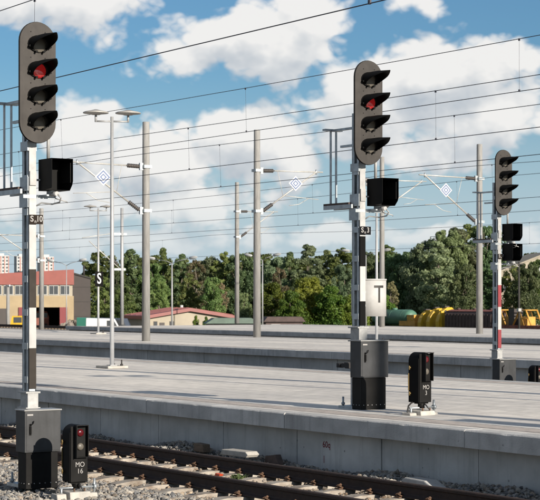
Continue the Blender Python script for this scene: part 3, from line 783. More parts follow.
# ---------------------------------------------------------------- lamp posts
def lamp_post(u, v, base, label, h=5.95, rz=R(65)):
    t = thing('lamp_post', (u, v, base), label, 'lamp post', 'double lamp posts on the platforms')
    MB().box(-.31,.31,-.27,.27,0,.06).build('plinth', MT['footing'], t, bevel=.015)
    MB().rev((0,0,.06),(0,0,1), [(0,.075),(.02,.075),(.021,.052),(2.2,.050),(h-.08,.038)], 16).build('pole', MT['lamppost'], t)
    for x in (-.2,.2): MB().tube((x,.15,.06),(x,.15,.20), .018, n=8).tube((x,.15,.06),(x,.15,.10), .04, n=6).build('anchor_bolt', MT['undergear'], t)
    MB().box(-.09,.09,-.09,.09,.06,.078).build('base_flange', MT['lamppost'], t)
    c, s = math.cos(rz), math.sin(rz)
    for sg in (-1, 1):
        e = (c*.38*sg, s*.38*sg)
        a = MB().tube((0,0,h-.13),(e[0],e[1],h-.13), .022, n=8).tube((e[0],e[1],h-.15),(e[0],e[1],h+.06), .028, n=10).build('arm', MT['lamppost'], t)
        MB().rev((e[0],e[1],h+.02),(e[0],e[1],h+1), [(0,.10),(.02,.16),(.035,.30),(.055,.305),(.075,.26),(.105,.12),(.13,.03)], 24).build('lamp_head', MT['lampdisc'], a)
    return t
u, v = at(112, 42.0)
lamp_post(u, v, DECK, 'grey double lamp post on the nearest platform beside the left signal')
lamp_post(u+22, v, DECK, 'grey double lamp post on the nearest platform, past the right edge')
lamp_post(u+44, v, DECK, 'second grey double lamp post on the nearest platform past the right edge')
lu, lv = at(98.3, 84.0)
lamp_post(lu, lv, DECK, 'slim grey double lamp post on the middle platform carrying the S sign')
u2, v2 = on_v(376.6, lv)
lamp_post(u2, v2, DECK, 'grey double lamp post on the middle platform, hidden by the second signal')
lamp_post(u2+22, v2, DECK, 'grey double lamp post on the middle platform, past the right edge')
# S board on the lamp post
t = thing('letter_sign', (lu, lv, 3.37), 'black square board with white letter S on a lamp post', 'sign')
MB().box(.075,.09,-.215,.215,-.35,.35).build('board', MT['signblack'], t)
MB().box(.088,.091,-.20,.20,-.335,.335).build('board_face', MT['signblack'], t)
text('letter_s', 'S', .70, MT['signwhite'], t, (.0925,0,-.0), bold=.012, sx=.72)
MB().box(-.07,.075,-.06,.06,.18,.21).box(-.07,.075,-.06,.06,-.21,-.18).build('clamp', MT['galv'], t)

# ---------------------------------------------------------------- overhead line masts
def insulator(m, p0, p1):
    a = Vector(p1)-Vector(p0); L = a.length; prof = [(0,.03),(.04,.03)]; n = 7
    for k in range(n):
        q = .05+(L-.10)*k/n; st = (L-.10)/n
        prof += [(q,.045),(q+st*.25,.085),(q+st*.55,.085),(q+st*.7,.045)]
    prof += [(L-.04,.03),(L,.03)]
    m.rev(p0, p1, prof, 12)
def line_mast(px, d, base, top, label, side=0, zu=7.6, zl=5.85, reach=3.3, r=(.165,.135), hardware=True, v=None):
    u, vv = at(px, d)
    t = thing('line_mast', (u, vv, base), label, 'overhead line mast', 'concrete masts of the overhead line')
    h = top-base
    MB().rev((0,0,0),(0,0,1), [(0,r[0]),(h-.02,r[1]),(h,r[1]-.01)], 20).build('pole', MT['pole'], t)
    zu -= base; zl -= base; rr = r[1]+.015
    def clampb(z):
        MB().box(-rr-.02,rr+.02,-rr-.02,rr+.02,z-.06,z+.06).box(-.05,.05,(rr if side > 0 else -rr-.14),(rr+.14 if side > 0 else -rr),z-.14,z+.14).build('clamp', MT['galv'], t)
    if side:
        s = side; y0 = s*(rr+.12)
        clampb(zu); clampb(zl)
        i1 = MB(); insulator(i1, (0,y0,zu),(0,y0+s*.62,zu+.02)); i1.build('insulator', MT['insul'], t)
        tip = (0, s*(reach), zu+.05)
        MB().tube((0,y0+s*.60,zu+.02),(0,s*(reach+.35),zu+.06), .030, n=8).build('top_tube', MT['arm'], t)
        a = Vector((0,s*reach-y0,tip[2]-zl)).normalized(); b0 = Vector((0,y0,zl))
        i2 = MB(); insulator(i2, b0, b0+a*.66); i2.build('insulator', MT['insul'], t)
        MB().tube(b0+a*.64, tip, .036, n=8).build('strut', MT['arm'], t)
        k = b0+a*((Vector(tip)-b0).length*.38)
        MB().tube((0,y0+s*.80,zu+.02), k, .012, n=6).build('tie_rod', MT['arm'], t)
        q = b0+a*((Vector(tip)-b0).length*.42)
        MB().tube((0,q.y,q.z-.05),(0,q.y+s*1.75,q.z-.16), .016, n=6).path([(.02,q.y+s*1.2,q.z-.14),(.02,q.y+s*.7,q.z-.40),(.02,q.y+s*.2,q.z-.47)], .014, 6).build('steady_arm', MT['arm'], t)
        MB().tube((0,s*reach,zu-.05),(0,s*reach,zu+.16), .04, n=8).build('wire_clamp', MT['galv'], t)
        return t, (u, vv+ s*(abs(y0)+(reach-abs(y0))*.60), base+zl+(tip[2]-zl)*.60), a
    return t, None, None
def diamond(p, label):
    t = thing('diamond_sign', p, label, 'sign', 'white and blue diamond signs on the overhead line')
    def dia(r, x0, x1): return MB().prism([(r*1.1,0),(0,r),(-r*1.1,0),(0,-r)], 'x', x0, x1)
    dia(.335, .05, .060).build('board', MT['signwhite'], t)
    def ring(r0, r1, x):
        a = [(r0*1.1,0),(0,r0),(-r0*1.1,0),(0,-r0)]; b = [(r1*1.1,0),(0,r1),(-r1*1.1,0),(0,-r1)]
        vs = [(x,*q) for q in a]+[(x,*q) for q in b]
        return MB().add(vs, [(i,(i+1)%4,4+(i+1)%4,4+i) for i in range(4)])
    ring(.265,.205,.0625).build('outer_ring', MT['signblue'], t); ring(.135,.08,.0625).build('inner_ring', MT['signblue'], t)
    MB().box(.0,.05,-.02,.02,-.22,.0).build('bracket', MT['galv'], t)
def mast_with_sign(px, d, base, top, label, side, slabel, **kw):
    t, p, a = line_mast(px, d, base, top, label, side, **kw)
    if slabel: diamond((p[0], p[1]+kw.get('so', 0), p[2]+.18), slabel)
mast_with_sign(146, 69.5, DECK, 9.33, 'thick concrete mast on the middle platform right of the near lamp post', -1, 'white and blue diamond sign on the mast arm beside the left signal', zu=7.58, zl=5.86, reach=3.0)
mast_with_sign(257, 76.6, DECK, 9.70, 'thick concrete mast at picture centre with arm reaching right', 1, 'white and blue diamond sign right of the central mast', zu=7.95, zl=6.20, reach=3.1)
mast_with_sign(479.5, 84.8, DECK, 9.80, 'thick concrete mast on the farthest platform beside the red banded signal', -1, 'white and blue diamond sign left of the mast near the right signal', zu=8.15, zl=6.10, reach=3.3)
mast_with_sign(237, 122, DECK, 10.45, 'slender looking concrete mast just left of the central mast', 1, None, zu=8.45, zl=6.70, reach=3.0)
mast_with_sign(382, 106, DECK, 10.9, 'concrete mast half hidden behind the black and white banded signal', 1, None, zu=9.5, zl=7.9, reach=3.0)
mast_with_sign(41.5, 118, -.05, 8.45, 'weathered concrete mast right behind the left signal', -1, None, zu=6.6, zl=5.0, reach=3.0, r=(.17,.14))
# masts farther along the platforms, past the right edge of the picture; their shadows lie across the decks
for mu, mv, ml in ((2.0,18.12,'concrete mast on the nearest platform past the right edge, near its middle'), (-13.0,21.6,'concrete mast on the nearest platform past the right edge, towards its far side'),
                   (-24.0,34.0,'concrete mast on the middle platform past the right edge, towards its near side'), (-19.0,40.6,'concrete mast on the middle platform past the right edge, towards its far side'),
                   (-38.0,55.0,'concrete mast on the farthest platform past the right edge')):
    md = -mu*CT + mv*ST; mp = 270 + FPX*(mu*ST + mv*CT)/md
    line_mast(mp, md, DECK, 9.6, ml)
# galvanised tubular mast with cross pieces
u, v = at(122, 116)
t = thing('tube_mast', (u, v, DECK), 'thin galvanised tubular mast right of the S sign', 'overhead line mast')
MB().rev((0,0,0),(0,0,1), [(0,.12),(7.6,.10)], 14).build('pole', MT['lamppost'], t)
for z, w in ((5.9,.8),(3.6,.6)): MB().box(-.06,.06,-w,w*.4,z-.07,z+.07).build('cross_piece', MT['galv'], t)
MB().tube((0,-.1,3.6),(0,-2.4,5.4), .03, n=6).tube((0,-.6,5.95),(0,-2.9,5.6), .025, n=6).build('arm', MT['arm'], t)
i = MB(); insulator(i, (0,-.3,3.9),(0,-.75,4.3)); i.build('insulator', MT['insul'], t)
u, v = at(8, 230)
t = thing('concrete_post', (u, v, YARD), 'pale concrete post in front of the factory at the left edge', 'post')
MB().rev((0,0,0),(0,0,1), [(0,.25),(7.4,.2)], 12).build('pole', MT['pole'], t)
MB().box(-.5,.5,-.1,.1,7.2,7.4).build('cross_piece', MT['galv'], t)

# ---------------------------------------------------------------- overhead wires
def overhead_line(v, zm, zc, label, ra=.011, span=55.0, off=0.0, ua=-330, ub=60, drop=6.0, d0=0.0, sag=.35):
    t = thing('overhead_line', (0, v, 0), label, 'overhead wire', 'overhead contact lines above the tracks')
    n = int((ub-ua)/4.0)
    def zmw(u): s = ((u-off) / span) % 1.0; return zm - sag*4*s*(1-s) + sag*.5
    def yst(u): s = ((u-off) / span); k = math.floor(s); f = s-k; a = .16 if k % 2 else -.16; return a*(1-2*f)
    us = [ua+(ub-ua)*k/n for k in range(n+1)]
    MB().path([(u, yst(u)*.6, zmw(u)) for u in us], ra, 5).build('messenger_wire', MT['wire'], t)
    MB().path([(u, yst(u), zc) for u in us], ra, 5).build('contact_wire', MT['wire'], t)
    m = ra*.42; u = ua+d0
    dm = None
    while u < min(ub, 10):
        z1 = zmw(u)
        MB().tube((u,yst(u)*.6,z1),(u,yst(u),zc), m, n=4).box(u-.02,u+.02,yst(u)-.012,yst(u)+.012,zc-.01,zc+.04).box(u-.02,u+.02,yst(u)*.6-.012,yst(u)*.6+.012,z1-.04,z1+.01).build('dropper', MT['wire'], t)
        u += drop
    return t
def dz(delta, v): return CAMZ + delta*(v/ST)/FPX        # height of a wire crossing the picture's middle column delta px above the horizon
overhead_line(12.36, dz(384,12.36), dz(271,12.36), 'overhead wires over the near track, running behind the left signal head', .0075, off=-6, drop=9.0, d0=-330+330.0-1.6, sag=.25)
overhead_line(25.4, dz(219,25.4), dz(172,25.4), 'raised overhead wires crossing the upper part of both front signal heads', .0085, drop=11.0, d0=4, sag=.2)
overhead_line(25.1, dz(187,25.1), dz(140.5,25.1), 'overhead wires over the track behind the nearest platform', .0085, drop=11.0, d0=1.5, sag=.2)
overhead_line(30.1, dz(162,30.1), dz(118.5,30.1), 'overhead wires carried by the mast left of centre', .009, drop=12.0, d0=5, sag=.2)
overhead_line(44.1, dz(112,44.1), dz(84,44.1), 'overhead wires carried by the central mast', .0095, drop=12.0, d0=2, sag=.3)
overhead_line(48.1, dz(101,48.1), dz(73,48.1), 'overhead wires along the near side of the farthest platform', .0095, drop=12.0, d0=7, sag=.3)
overhead_line(68.2, dz(66,68.2), dz(46,68.2), 'faint low overhead wires just above the tree tops', .011, drop=14.0, d0=7, sag=.4, ua=-420)

# ---------------------------------------------------------------- litter by the wall
o = MB().prism([(-.46,0),(.44,0),(.50,.05),(.42,.10),(-.40,.10)], 'y', -.13, .13).build('concrete_slab', MT['footing'], loc=(*on_v(239,13.72), .13), bevel=.012, rz=.06); o.scale = (.72,.8,.8)
tag(o, 'broken white concrete slab lying against the platform wall', 'slab')
o = MB().prism([(-.18,0),(.18,0),(.16,.15),(-.18,.16)], 'y', -.08, .08).build('timber_block', MT['junkwood'], loc=(*on_v(202,13.92), .08), bevel=.01); o.scale = (.8,.8,.8)
tag(o, 'short brown timber block left of the white slab', 'timber block')
o = MB().prism([(-.22,0),(.24,0),(.13,.17),(-.20,.12)], 'y', -.06, .06).build('rubber_block', MT['rust'], loc=(*on_v(274,13.95), .05), bevel=.01); o.scale = (.8,.8,.8)
tag(o, 'dark tilted block right of the white slab', 'block')
o = MB().prism([(-.40,0),(.36,0),(.16,.08),(-.24,.09)], 'y', -.11, .11).build('concrete_lump', MT['wall'], loc=(*on_v(423,13.9), .04), bevel=.015)
tag(o, 'grey concrete lump behind the right end of the rail', 'concrete lump')
x, y = on_v(219, 12.6)
o = MB().prism([(-.07,0),(.05,.005),(.07,.03),(-.05,.04)], 'y', -.03, .03).build('litter', MT['orange'], loc=(x, y, .0), bevel=.004); tag(o, 'scrap of orange litter between the rails', 'litter')
x, y = on_v(238, 12.75)
w = MB()
for k in range(70):
    a = random.uniform(0,6.28); l = random.uniform(.04,.12); rr = random.uniform(0,.12); b = Vector((rr*math.cos(a), rr*math.sin(a)*.8, 0)); e = b+Vector((math.cos(a)*l*.7, math.sin(a)*l*.7, l*.6)); q = Vector((-math.sin(a), math.cos(a), 0))*.014
    w.add([b-q*.4, b+q*.4, (b+e)/2+q+Vector((0,0,.03)), e, (b+e)/2-q+Vector((0,0,.03))], [(0,1,2,3,4)])
o = w.build('weed', MT['weed'], loc=(x, y, -.03)); tag(o, 'small green weed growing between the rails', 'weed')
x, y = at(344, 1780*(CAMZ-DECK)/66.5)
m = MB()
for k in range(9):
    c = (random.uniform(-.35,.35), random.uniform(-.1,.1), random.uniform(.02,.05)); m.cbox(c, (random.uniform(.1,.22), random.uniform(.08,.14), random.uniform(.06,.14)))
o = m.build('rubber_scraps', MT['junkdark'], loc=(x, y, DECK+.0), bevel=.015); tag(o, 'black scraps on the far edge of the nearest platform', 'scraps')

# ---------------------------------------------------------------- buildings
def windows(parent, x, ys, z0, z1, w, panes=2, frame='winframe', outward=1):
    for y in ys:
        f = MB().box(x, x+.10*outward, y-w/2, y+w/2, z0, z1).build('window', MT[frame], parent)
        for k in range(panes):
            a = y-w/2+.08+k*(w-.08)/panes; MB().box(x+.06*outward, x+.115*outward, a, a+(w-.08)/panes-.08, z0+.10, z1-.10).build('pane', MT['winglass'], f)
def factory():
    # front faces local +X
    u, v = at(40, 300)
    t = thing('factory_hall', (u, v, YARD), 'red and cream factory hall with dark gateway at the left', 'building', rz=R(-20))
    y0, y1 = -22, 5.7
    w = MB()
    w.box(-18,0,y0,-2.9,0,4.2).box(-18,0,4.6,y1,0,4.2).box(-18,0,y0,y1,4.2,6.1).box(-18,-1,-2.9,-2.7,0,4.2)
    w.build('wall', MT['cream'], t)
    MB().prism([(y0,8.0),(y1,8.0),(y1,10.6),(y0,9.0)], 'x', -18, .25).build('red_fascia', MT['redclad'], t)
    MB().box(-17.8,-.1,y0+.2,y1-.2,6.1,8.0).build('window_band', MT['cream2'], t)
    windows(t, -.1, [y0+1.5+k*1.9 for k in range(14)], 6.3, 7.9, 1.6, 2)
    MB().box(-14,-13.7,-2.7,4.6,0,4.2).build('gate_interior', MT['darkroom'], t)
    MB().box(.02,.2,3.3,4.6,0,4.2).build('gate_leaf', MT['reddoor'], t); MB().box(.02,.2,-3.6,-2.4,0,4.2).build('gate_leaf', MT['reddoor'], t)
    MB().box(.0,.12,-8.0,-5.4,0,4.0).build('side_door', MT['brownclad'], t)
    MB().box(.12,1.6,-19.5,-16.3,3.5,4.4).build('porch_roof', MT['redclad'], t)
    # locomotive front standing in the gateway
    lu, lv = t.matrix_basis @ Vector((-5.0,.6,0)), 0
    g = thing('locomotive', tuple(lu), 'rusty locomotive front standing inside the factory gateway', 'locomotive', rz=R(-20))
    MB().prism([(-1.45,.9),(1.45,.9),(1.45,2.6),(1.1,3.5),(-1.1,3.5),(-1.45,2.6)], 'x', -5, 0).build('body', MT['wagonred'], g)
    for y in (-.7,.7): MB().box(0,.04,y-.45,y+.45,2.4,3.2).build('windscreen', MT['winglass'], g)
    for y in (-.9,.9): MB().tube((0,y,1.2),(.35,y,1.2), .2, n=10).build('buffer', MT['undergear'], g)
    MB().box(-4.5,-.2,-1.2,1.2,.1,.9).build('underframe', MT['undergear'], g)
    u, v = at(82.5, 303)
    t = thing('workshop_block', (u, v, YARD), 'windowless dark brown block adjoining the factory hall', 'building', rz=R(-26))
    MB().prism([(-1.9,0),(1.35,0),(1.35,9.2),(-1.9,10.1)], 'x', -14, 0).build('wall', MT['brownclad'], t)
    for z in (2.6,5.1,7.6): MB().box(0,.03,-1.9,1.35,z,z+.06).build('cladding_joint', MT['undergear'], t)
    MB().prism([(-2.2,10.0),(1.55,9.0),(1.55,9.25),(-2.2,10.3)], 'x', -14.2,.2).build('roof', MT['undergear'], t)
    MB().tube((-3,.3,9),(-3,.3,11.4), .16, n=8).build('flue', MT['undergear'], t)
factory()
def tower(px, d, w, h, label, rz):
    u, v = at(px, d)
    t = thing('apartment_tower', (u, v, YARD), label, 'apartment block', 'white apartment towers', rz)
    MB().box(-12,0,-w/2,w/2,0,h).build('wall', MT['towerwhite'], t)
    MB().box(-8,-2,-w*.2,w*.2,h,h+1.8).build('roof_house', MT['towerwhite'], t)
    n = max(2, int(w/3.2))
    for k in range(n):
        y = -w/2+w*(k+.5)/n
        MB().box(0,.08,y-.2+ (w/n)*.28,y+.2+(w/n)*.40,h*.1,h-.6).build('red_panel', MT['towerred'], t)
        for f in range(int(h/2.9)-1):
            z = h-2.3-f*2.9
            if z > h-24: MB().box(.0,.12,y-.85,y+.45,z,z+1.5).build('window', MT['winglass'], t)
tower(1.5, 1500, 13.0, 43.0, 'white apartment tower with red panels at the left picture edge', R(-14))
tower(21, 1560, 7.5, 44.0, 'narrow white apartment tower just left of the banded mast', R(-14))
tower(47, 1520, 12.0, 42.5, 'white apartment tower with red panels behind the factory roof', R(-14))
def red_house():
    u, v = at(189, 280)
    t = thing('low_house', (u, v, YARD), 'low cream building with shallow red roof in front of the trees', 'building', rz=R(-10))
    hw = 7.0; e, r_ = 2.75, 3.80
    MB().prism([(-hw,0),(hw,0),(hw,e),(0,r_),(-hw,e)], 'x', -10, 0).build('wall', MT['cream2'], t)
    rf = MB()
    rf.prism([(-hw-.7,e-.30),(0,r_-.12),(hw+.7,e-.30),(hw+.7,e+.20),(0,r_+.40),(-hw-.7,e+.20)], 'x', -10.6, .7)
    rf.build('roof', MT['redroof'], t)
    seam = MB().prism([(0,0),(hw+.7,-(r_-e)-.10),(hw+.7,-(r_-e)-.04),(0,.06)], 'x', -.03, .03).mesh('roof_seam', MT['redclad'])
    for k in range(4): inst('roof_seam', seam, t, (-.6-2.6*k, 0, r_+.41)); inst('roof_seam', seam, t, (-.6-2.6*k, 0, r_+.41), math.pi)
    for y, w in ((3.6,2.6),(-2.9,.7),(-5.6,.6)):
        f = MB().box(0,.08,y-w/2,y+w/2,.75,2.1).build('window', MT['brownclad'], t); MB().box(.05,.1,y-w/2+.1,y+w/2-.1,.85,2.0).build('pane', MT['winglass'], f)
    MB().tube((-6,1.0,3),(-6,1.0,4.6), .25, n=8).build('roof_vent', MT['towerwhite'], t)
    MB().box(-.0,.1,-4.9,-4.1,0,1.9).build('door', MT['brownclad'], t)
red_house()
def cream_hall():
    u, v = at(531, 335)
    t = thing('gabled_hall', (u, v, YARD), 'pale gabled hall seen between trees at the right edge', 'building', rz=R(-30))
    MB().prism([(-7,0),(7,0),(7,12.2),(3.5,14.3),(-7,10.2)], 'x', -20, 0).build('wall', MT['cream2'], t)
    MB().prism([(-7.5,10.05),(3.5,14.3),(7.5,12.0),(7.5,12.3),(3.5,14.6),(-7.5,10.3)], 'x', -20.5, .5).build('roof', MT['cream2'], t)
    MB().box(0,.1,.2,6.5,11.6,12.1).build('gutter', MT['galv'], t); MB().box(0,.1,1.4,1.9,2,11.5).build('downpipe', MT['towerwhite'], t)
    windows(t, .0, [-4.5,-1.5,4.4], 7.2, 9.2, 1.6, 2)
cream_hall()

# ---------------------------------------------------------------- yard vehicles
VY = 180.0
def wheelset(t, xs):
    for x in xs:
        for y in (-.76,.76): MB().tube((x,y-.07,.62),(x,y+.07,.62), .46, n=18).build('wheel', MT['undergear'], t)
def tank_wagon():
    u, v = on_v(395, VY)
    t = thing('tank_wagon', (u, v, YARD+.1), 'green tank wagon right of the white drum sign', 'wagon')
    MB().rev((-5.4,0,2.45),(1,0,2.45), [(0,.2),(.12,.75),(.4,1.15),(.8,1.30),(9.6,1.30),(10.0,1.15),(10.28,.75),(10.4,.2)], 28).build('tank', MT['tankgreen'], t)
    for x in (-3.2,0,3.0): MB().rev((x,0,2.45),(x+1,0,2.45), [(0,1.31),(.12,1.31)], 28).build('tank_band', MT['tankgreen'], t)
    MB().tube((0,0,3.6),(0,0,4.0), .45, n=14).build('dome', MT['tankgreen'], t)
    MB().box(-6,6,-1.2,1.2,.85,1.1).box(-5.5,-4.9,-1.1,1.1,1.1,1.7).box(4.2,4.8,-1.1,1.1,1.1,1.7).build('underframe', MT['undergear'], t)
    wheelset(t, (-4.6,-2.9,2.9,4.6))
    MB().path([(-1,-1.35,1.0),(-1,-1.35,3.9)], .03, 5).path([(-.5,-1.35,1.0),(-.5,-1.35,3.9)], .03, 5).build('ladder', MT['undergear'], t)
tank_wagon()
def plough():
    u, v = on_v(437, VY)
    t = thing('track_machine', (u, v, YARD+.1), 'bright yellow track machine with three humped bodies beside the brown wagon', 'rail machine')
    # three tall curved bodies one behind the other across the frame
    prof = [(-1.55,.9),(1.5,.9),(1.5,4.0),(1.1,4.35),(.2,4.35),(-.6,3.8),(-1.25,2.9),(-1.55,2.0)]
    for k, (x, s) in enumerate(((-2.9,.92), (-.5,1.0), (2.0,1.04))):
        b = MB().prism([(p[0]*s, p[1]*s*.92) for p in prof], 'x', x-.42, x+.42).build('body', MT['yellow'], t, bevel=.06)
        MB().box(x+.421,x+.46,-.9,.9,1.5,3.1).build('access_panel', MT['yellow'], b)
        if k == 2:
            MB().tube((x+.43,-.2,3.45),(x+.48,-.2,3.45), .28, n=14).build('porthole', MT['undergear'], b)
            for y in (-1.3,1.15): MB().box(x+.47,x+.72,y,y+.25,.9,3.6).build('corner_post', MT['yellow'], b)
        MB().box(x-.4,x+.3,-.2,.7,4.01*s,4.2*s).build('hatch', MT['brownclad'], b)
    MB().box(-6.5,3.4,-1.3,1.3,.75,1.0).build('underframe', MT['undergear'], t)
    MB().box(-8.5,-4.3,-1.2,1.2,1.0,1.9).box(-6.5,-4.6,-1.1,1.1,1.9,2.9).build('engine_deck', MT['orangey'], t)
    MB().path([(-8.2,-1,1.9),(-7.4,-1,2.7),(-6.0,-1,2.3),(-5.0,-1,2.0)], .14, 6).build('boom', MT['yellow'], t)
    wheelset(t, (-6.8,-5.2,.5,2.4))
plough()
def hopper():
    u, v = on_v(475, VY)
    t = thing('goods_wagon', (u, v, YARD+.1), 'dark brown ribbed goods wagon behind the right hand mast', 'wagon')
    L = 5.7
    MB().prism([(-1.45,1.1),(1.45,1.1),(1.45,3.1),(1.1,3.55),(0,3.75),(-1.1,3.55),(-1.45,3.1)], 'x', -L, L).build('body', MT['wagonbrown'], t)
    rib = MB().box(-.06,.06,-1.53,-1.45,1.1,3.1).mesh('rib', MT['wagonbrown'])
    for k in range(15): inst('rib', rib, t, (-L+.2+k*(2*L-.4)/14, 0, 0))
    MB().prism([(-1.2,3.50),(0,3.76),(1.2,3.50),(1.2,3.58),(0,3.84),(-1.2,3.58)], 'x', -L-.05, L+.05).build('roof', MT['wagonred'], t)
    for x in (-4,0,4): MB().tube((x,0,3.8),(x,0,4.05), .3, n=10).build('hatch', MT['wagonbrown'], t)
    MB().box(-L-.4,L+.4,-1.2,1.2,.8,1.1).build('underframe', MT['undergear'], t); wheelset(t, (-4.6,-2.9,2.9,4.6))
hopper()
def flat_crane():
    u, v = on_v(520, VY)
    t = thing('flat_wagon', (u, v, YARD+.1), 'red oxide flat wagon under the amber machine at right', 'wagon')
    MB().box(-7.5,6.5,-1.4,1.4,1.0,1.5).build('deck', MT['wagonred'], t); MB().box(-7.5,6.5,-1.2,1.2,.6,1.0).build('underframe', MT['undergear'], t); wheelset(t, (-5.5,-3.8,3.4,5.1))
    for k in range(6): MB().box(-6.9+k*2.5,-6.8+k*2.5,-1.46,-1.4,1.0,1.55).build('stake', MT['wagonred'], t)
    g = thing('crane_machine', (u, v, YARD+1.6), 'amber lattice machine with sloping frames standing on the red flat wagon', 'rail machine')
    for x in (-4.2, 1.6):
        m = MB()
        for y in (-1.1,1.1):
            m.path([(x-1.9,y,0),(x-.5,y,2.3),(x+1.0,y,2.3),(x+2.2,y,0)], .13, 6).path([(x-1.2,y,1.1),(x+1.6,y,1.1)], .09, 6).path([(x-.5,y,2.3),(x+.5,y,0)], .09, 6)
        for q in (-.5,1.0): m.tube((x+q,-1.1,2.3),(x+q,1.1,2.3), .1, n=6)
        m.build('frame', MT['orangey'], g)
        MB().box(x-.9,x+1.0,-.8,.8,.0,1.3).build('motor_case', MT['orangey'], g)
    MB().box(-1.6,-.3,-.9,.9,0,2.5).build('cab', MT['brownclad'], g)
flat_crane()
def loader():
    u, v = at(12, 262)
    t = thing('road_loader', (u, v, YARD), 'yellow works vehicle in front of the factory at the left edge', 'works vehicle', rz=R(-30))
    MB().box(-1.0,1.0,-2.4,2.6,.9,1.7).build('chassis', MT['yellow'], t)
    c = MB().prism([(-.2,1.7),(2.4,1.7),(2.4,2.2),(1.9,2.3),(1.6,3.1),(.1,3.1)], 'x', -.9, .9).build('cab', MT['yellow'], t)
    MB().box(.905,.93,.3,1.5,2.1,2.9).build('window', MT['winglass'], c)
    for y in (-1.6,1.7):
        for x in (-1.1,.75): MB().tube((x,y,.6),(x+.35,y,.6), .6, n=16).build('wheel', MT['undergear'], t)
    MB().path([(.5,-2.2,1.6),(.5,-3.4,2.2),(.5,-4.2,1.4)], .14, 6).build('boom', MT['yellow'], t)
    MB().prism([(-4.9,.5),(-3.9,.5),(-3.9,1.7),(-4.3,1.2),(-4.9,1.1)], 'x', -1.1, 1.1).build('bucket', MT['yellow'], t)
    MB().tube((.95,2.35,1.9),(1.1,2.35,1.9), .55, n=14).build('hose_reel', MT['redband'], t)
loader()
def van(px, d, mt, label, rz):
    u, v = at(px, d)
    t = thing('parked_van', (u, v, YARD), label, 'van', 'vans parked beyond the platforms', rz)
    MB().prism([(-2.5,.4),(2.5,.4),(2.55,1.2),(2.2,1.6),(1.6,2.75),(-2.45,2.85)], 'y', -.95, .95).build('body', MT[mt], t, bevel=.08)
    MB().prism([(2.0,1.65),(1.5,2.5),(.5,2.5),(.5,1.65)], 'y', -.962, .962).build('side_windows', MT['winglass'], t)
    for x in (-1.6,1.6):
        for y in (-.85,.85): MB().tube((x,y-.12,.36),(x,y+.12,.36), .36, n=14).build('wheel', MT['undergear'], t)
van(103.5, 255, 'carwhite', 'white van parked behind the S sign lamp post', R(60))
van(94, 262, 'carteal', 'green van parked left of the S sign lamp post', R(30))
van(115, 258, 'cardark', 'dark van parked between lamp post and tubular mast', R(40))
u, v = at(74, 270)
m = MB(); n = 22
vs = [(0,0,2.2)]; rings = ((.7,2.1),(1.5,1.75),(2.3,1.3),(3.1,.8),(3.9,.35),(4.8,-.2))
for ring, (rr, z) in enumerate(rings):
    for i in range(n):
        a = 2*math.pi*i/n; q = rr*random.uniform(.78,1.22); vs.append((q*math.cos(a), q*math.sin(a)*1.2, z*random.uniform(.65,1.25)))
fs = [(0,1+i,1+(i+1)%n) for i in range(n)]
for k in range(len(rings)-1):
    for i in range(n): fs += [(1+k*n+i, 1+(k+1)*n+i, 1+(k+1)*n+(i+1)%n), (1+k*n+i, 1+(k+1)*n+(i+1)%n, 1+k*n+(i+1)%n)]
for k in range(60):                                  # broken lumps lying on the heap
    a = random.uniform(0,6.28); q = random.uniform(0,4.4); c = (q*math.cos(a), q*math.sin(a)*1.2, max(0,2.2-q*.48)); sz = random.uniform(.2,.6)
    m.cbox(c, (sz, sz*random.uniform(.5,1.3), sz*random.uniform(.4,.9)))
o = m.add(vs, fs, False).build('rubble_heap', MT['rubble'], loc=(u, v, YARD)); tag(o, 'grey brown rubble heap in front of the brown block', 'rubble heap')
u, v = at(232, 240)
t = thing('shed', (u, v, YARD), 'low shed with pale green roof behind the central mast', 'shed', rz=R(-25))
MB().box(-3,0,-3.2,3.6,0,2.3).build('wall', MT['brownclad'], t); MB().prism([(-3.6,2.25),(4,2.25),(2.6,3.0),(-2.4,3.0)], 'x', -3.4,.4).build('roof', mat('green_sheet_roof', (.08,.12,.095), .6, var=.2, scale=1)  , t)
u, v = at(283, 268)
t = thing('site_hut', (u, v, YARD), 'dark site hut with brownish roof half hidden by bushes', 'hut', rz=R(-25))
MB().box(-4,0,-2.6,3.0,0,2.2).build('wall', MT['wagonbrown'], t); MB().prism([(-3.0,2.15),(3.4,2.15),(2.8,2.9),(-2.4,2.9)], 'x', -4.4,.4).build('roof', MT['wagonbrown'], t)
MB().box(.0,.06,-1.8,-.4,.9,1.8).build('window', MT['winframe'], t)

# ---------------------------------------------------------------- far street lamps and posts
def street_lamp(px, d, ztop, label, arms=(-1,1), reach=3.2, mt='lamppost', r=.09):
    u, v = at(px, d)
    t = thing('street_lamp', (u, v, YARD), label, 'street lamp', 'street lamps beyond the platforms', rz=-R(90)+R(90)-TH+R(90)-R(90))
    h = ztop-YARD
    MB().rev((0,0,0),(0,0,1), [(0,r*1.3),(h,r*.8)], 10).build('pole', MT[mt], t)
    for s in arms:
        e = Vector((ST*s*reach, CT*s*reach, h+.6)); e = Vector((e.x*0+ s*reach*.55, s*reach*.84, h+.6))
        a = MB().path([(0,0,h-.1),(e.x*.3,e.y*.3,h+.25),(e.x,e.y,h+.6)], .045, 6).build('arm', MT[mt], t)
        MB().rev((e.x*.92,e.y*.92,h+.60),(e.x*1.3,e.y*1.3,h+.74), [(0,.06),(.15,.20),(.9,.24),(1.35,.12),(1.45,.02)], 10).build('lamp_head', MT['towerwhite'], a)
    return t
street_lamp(172, 250, 7.6, 'double armed street lamp in front of the red roofed building', r=.11)
street_lamp(262.5, 262, 8.3, 'double armed street lamp behind the central mast', reach=2.0)
street_lamp(366, 262, 9.0, 'double armed street lamp behind the black and white banded mast', reach=3.0)
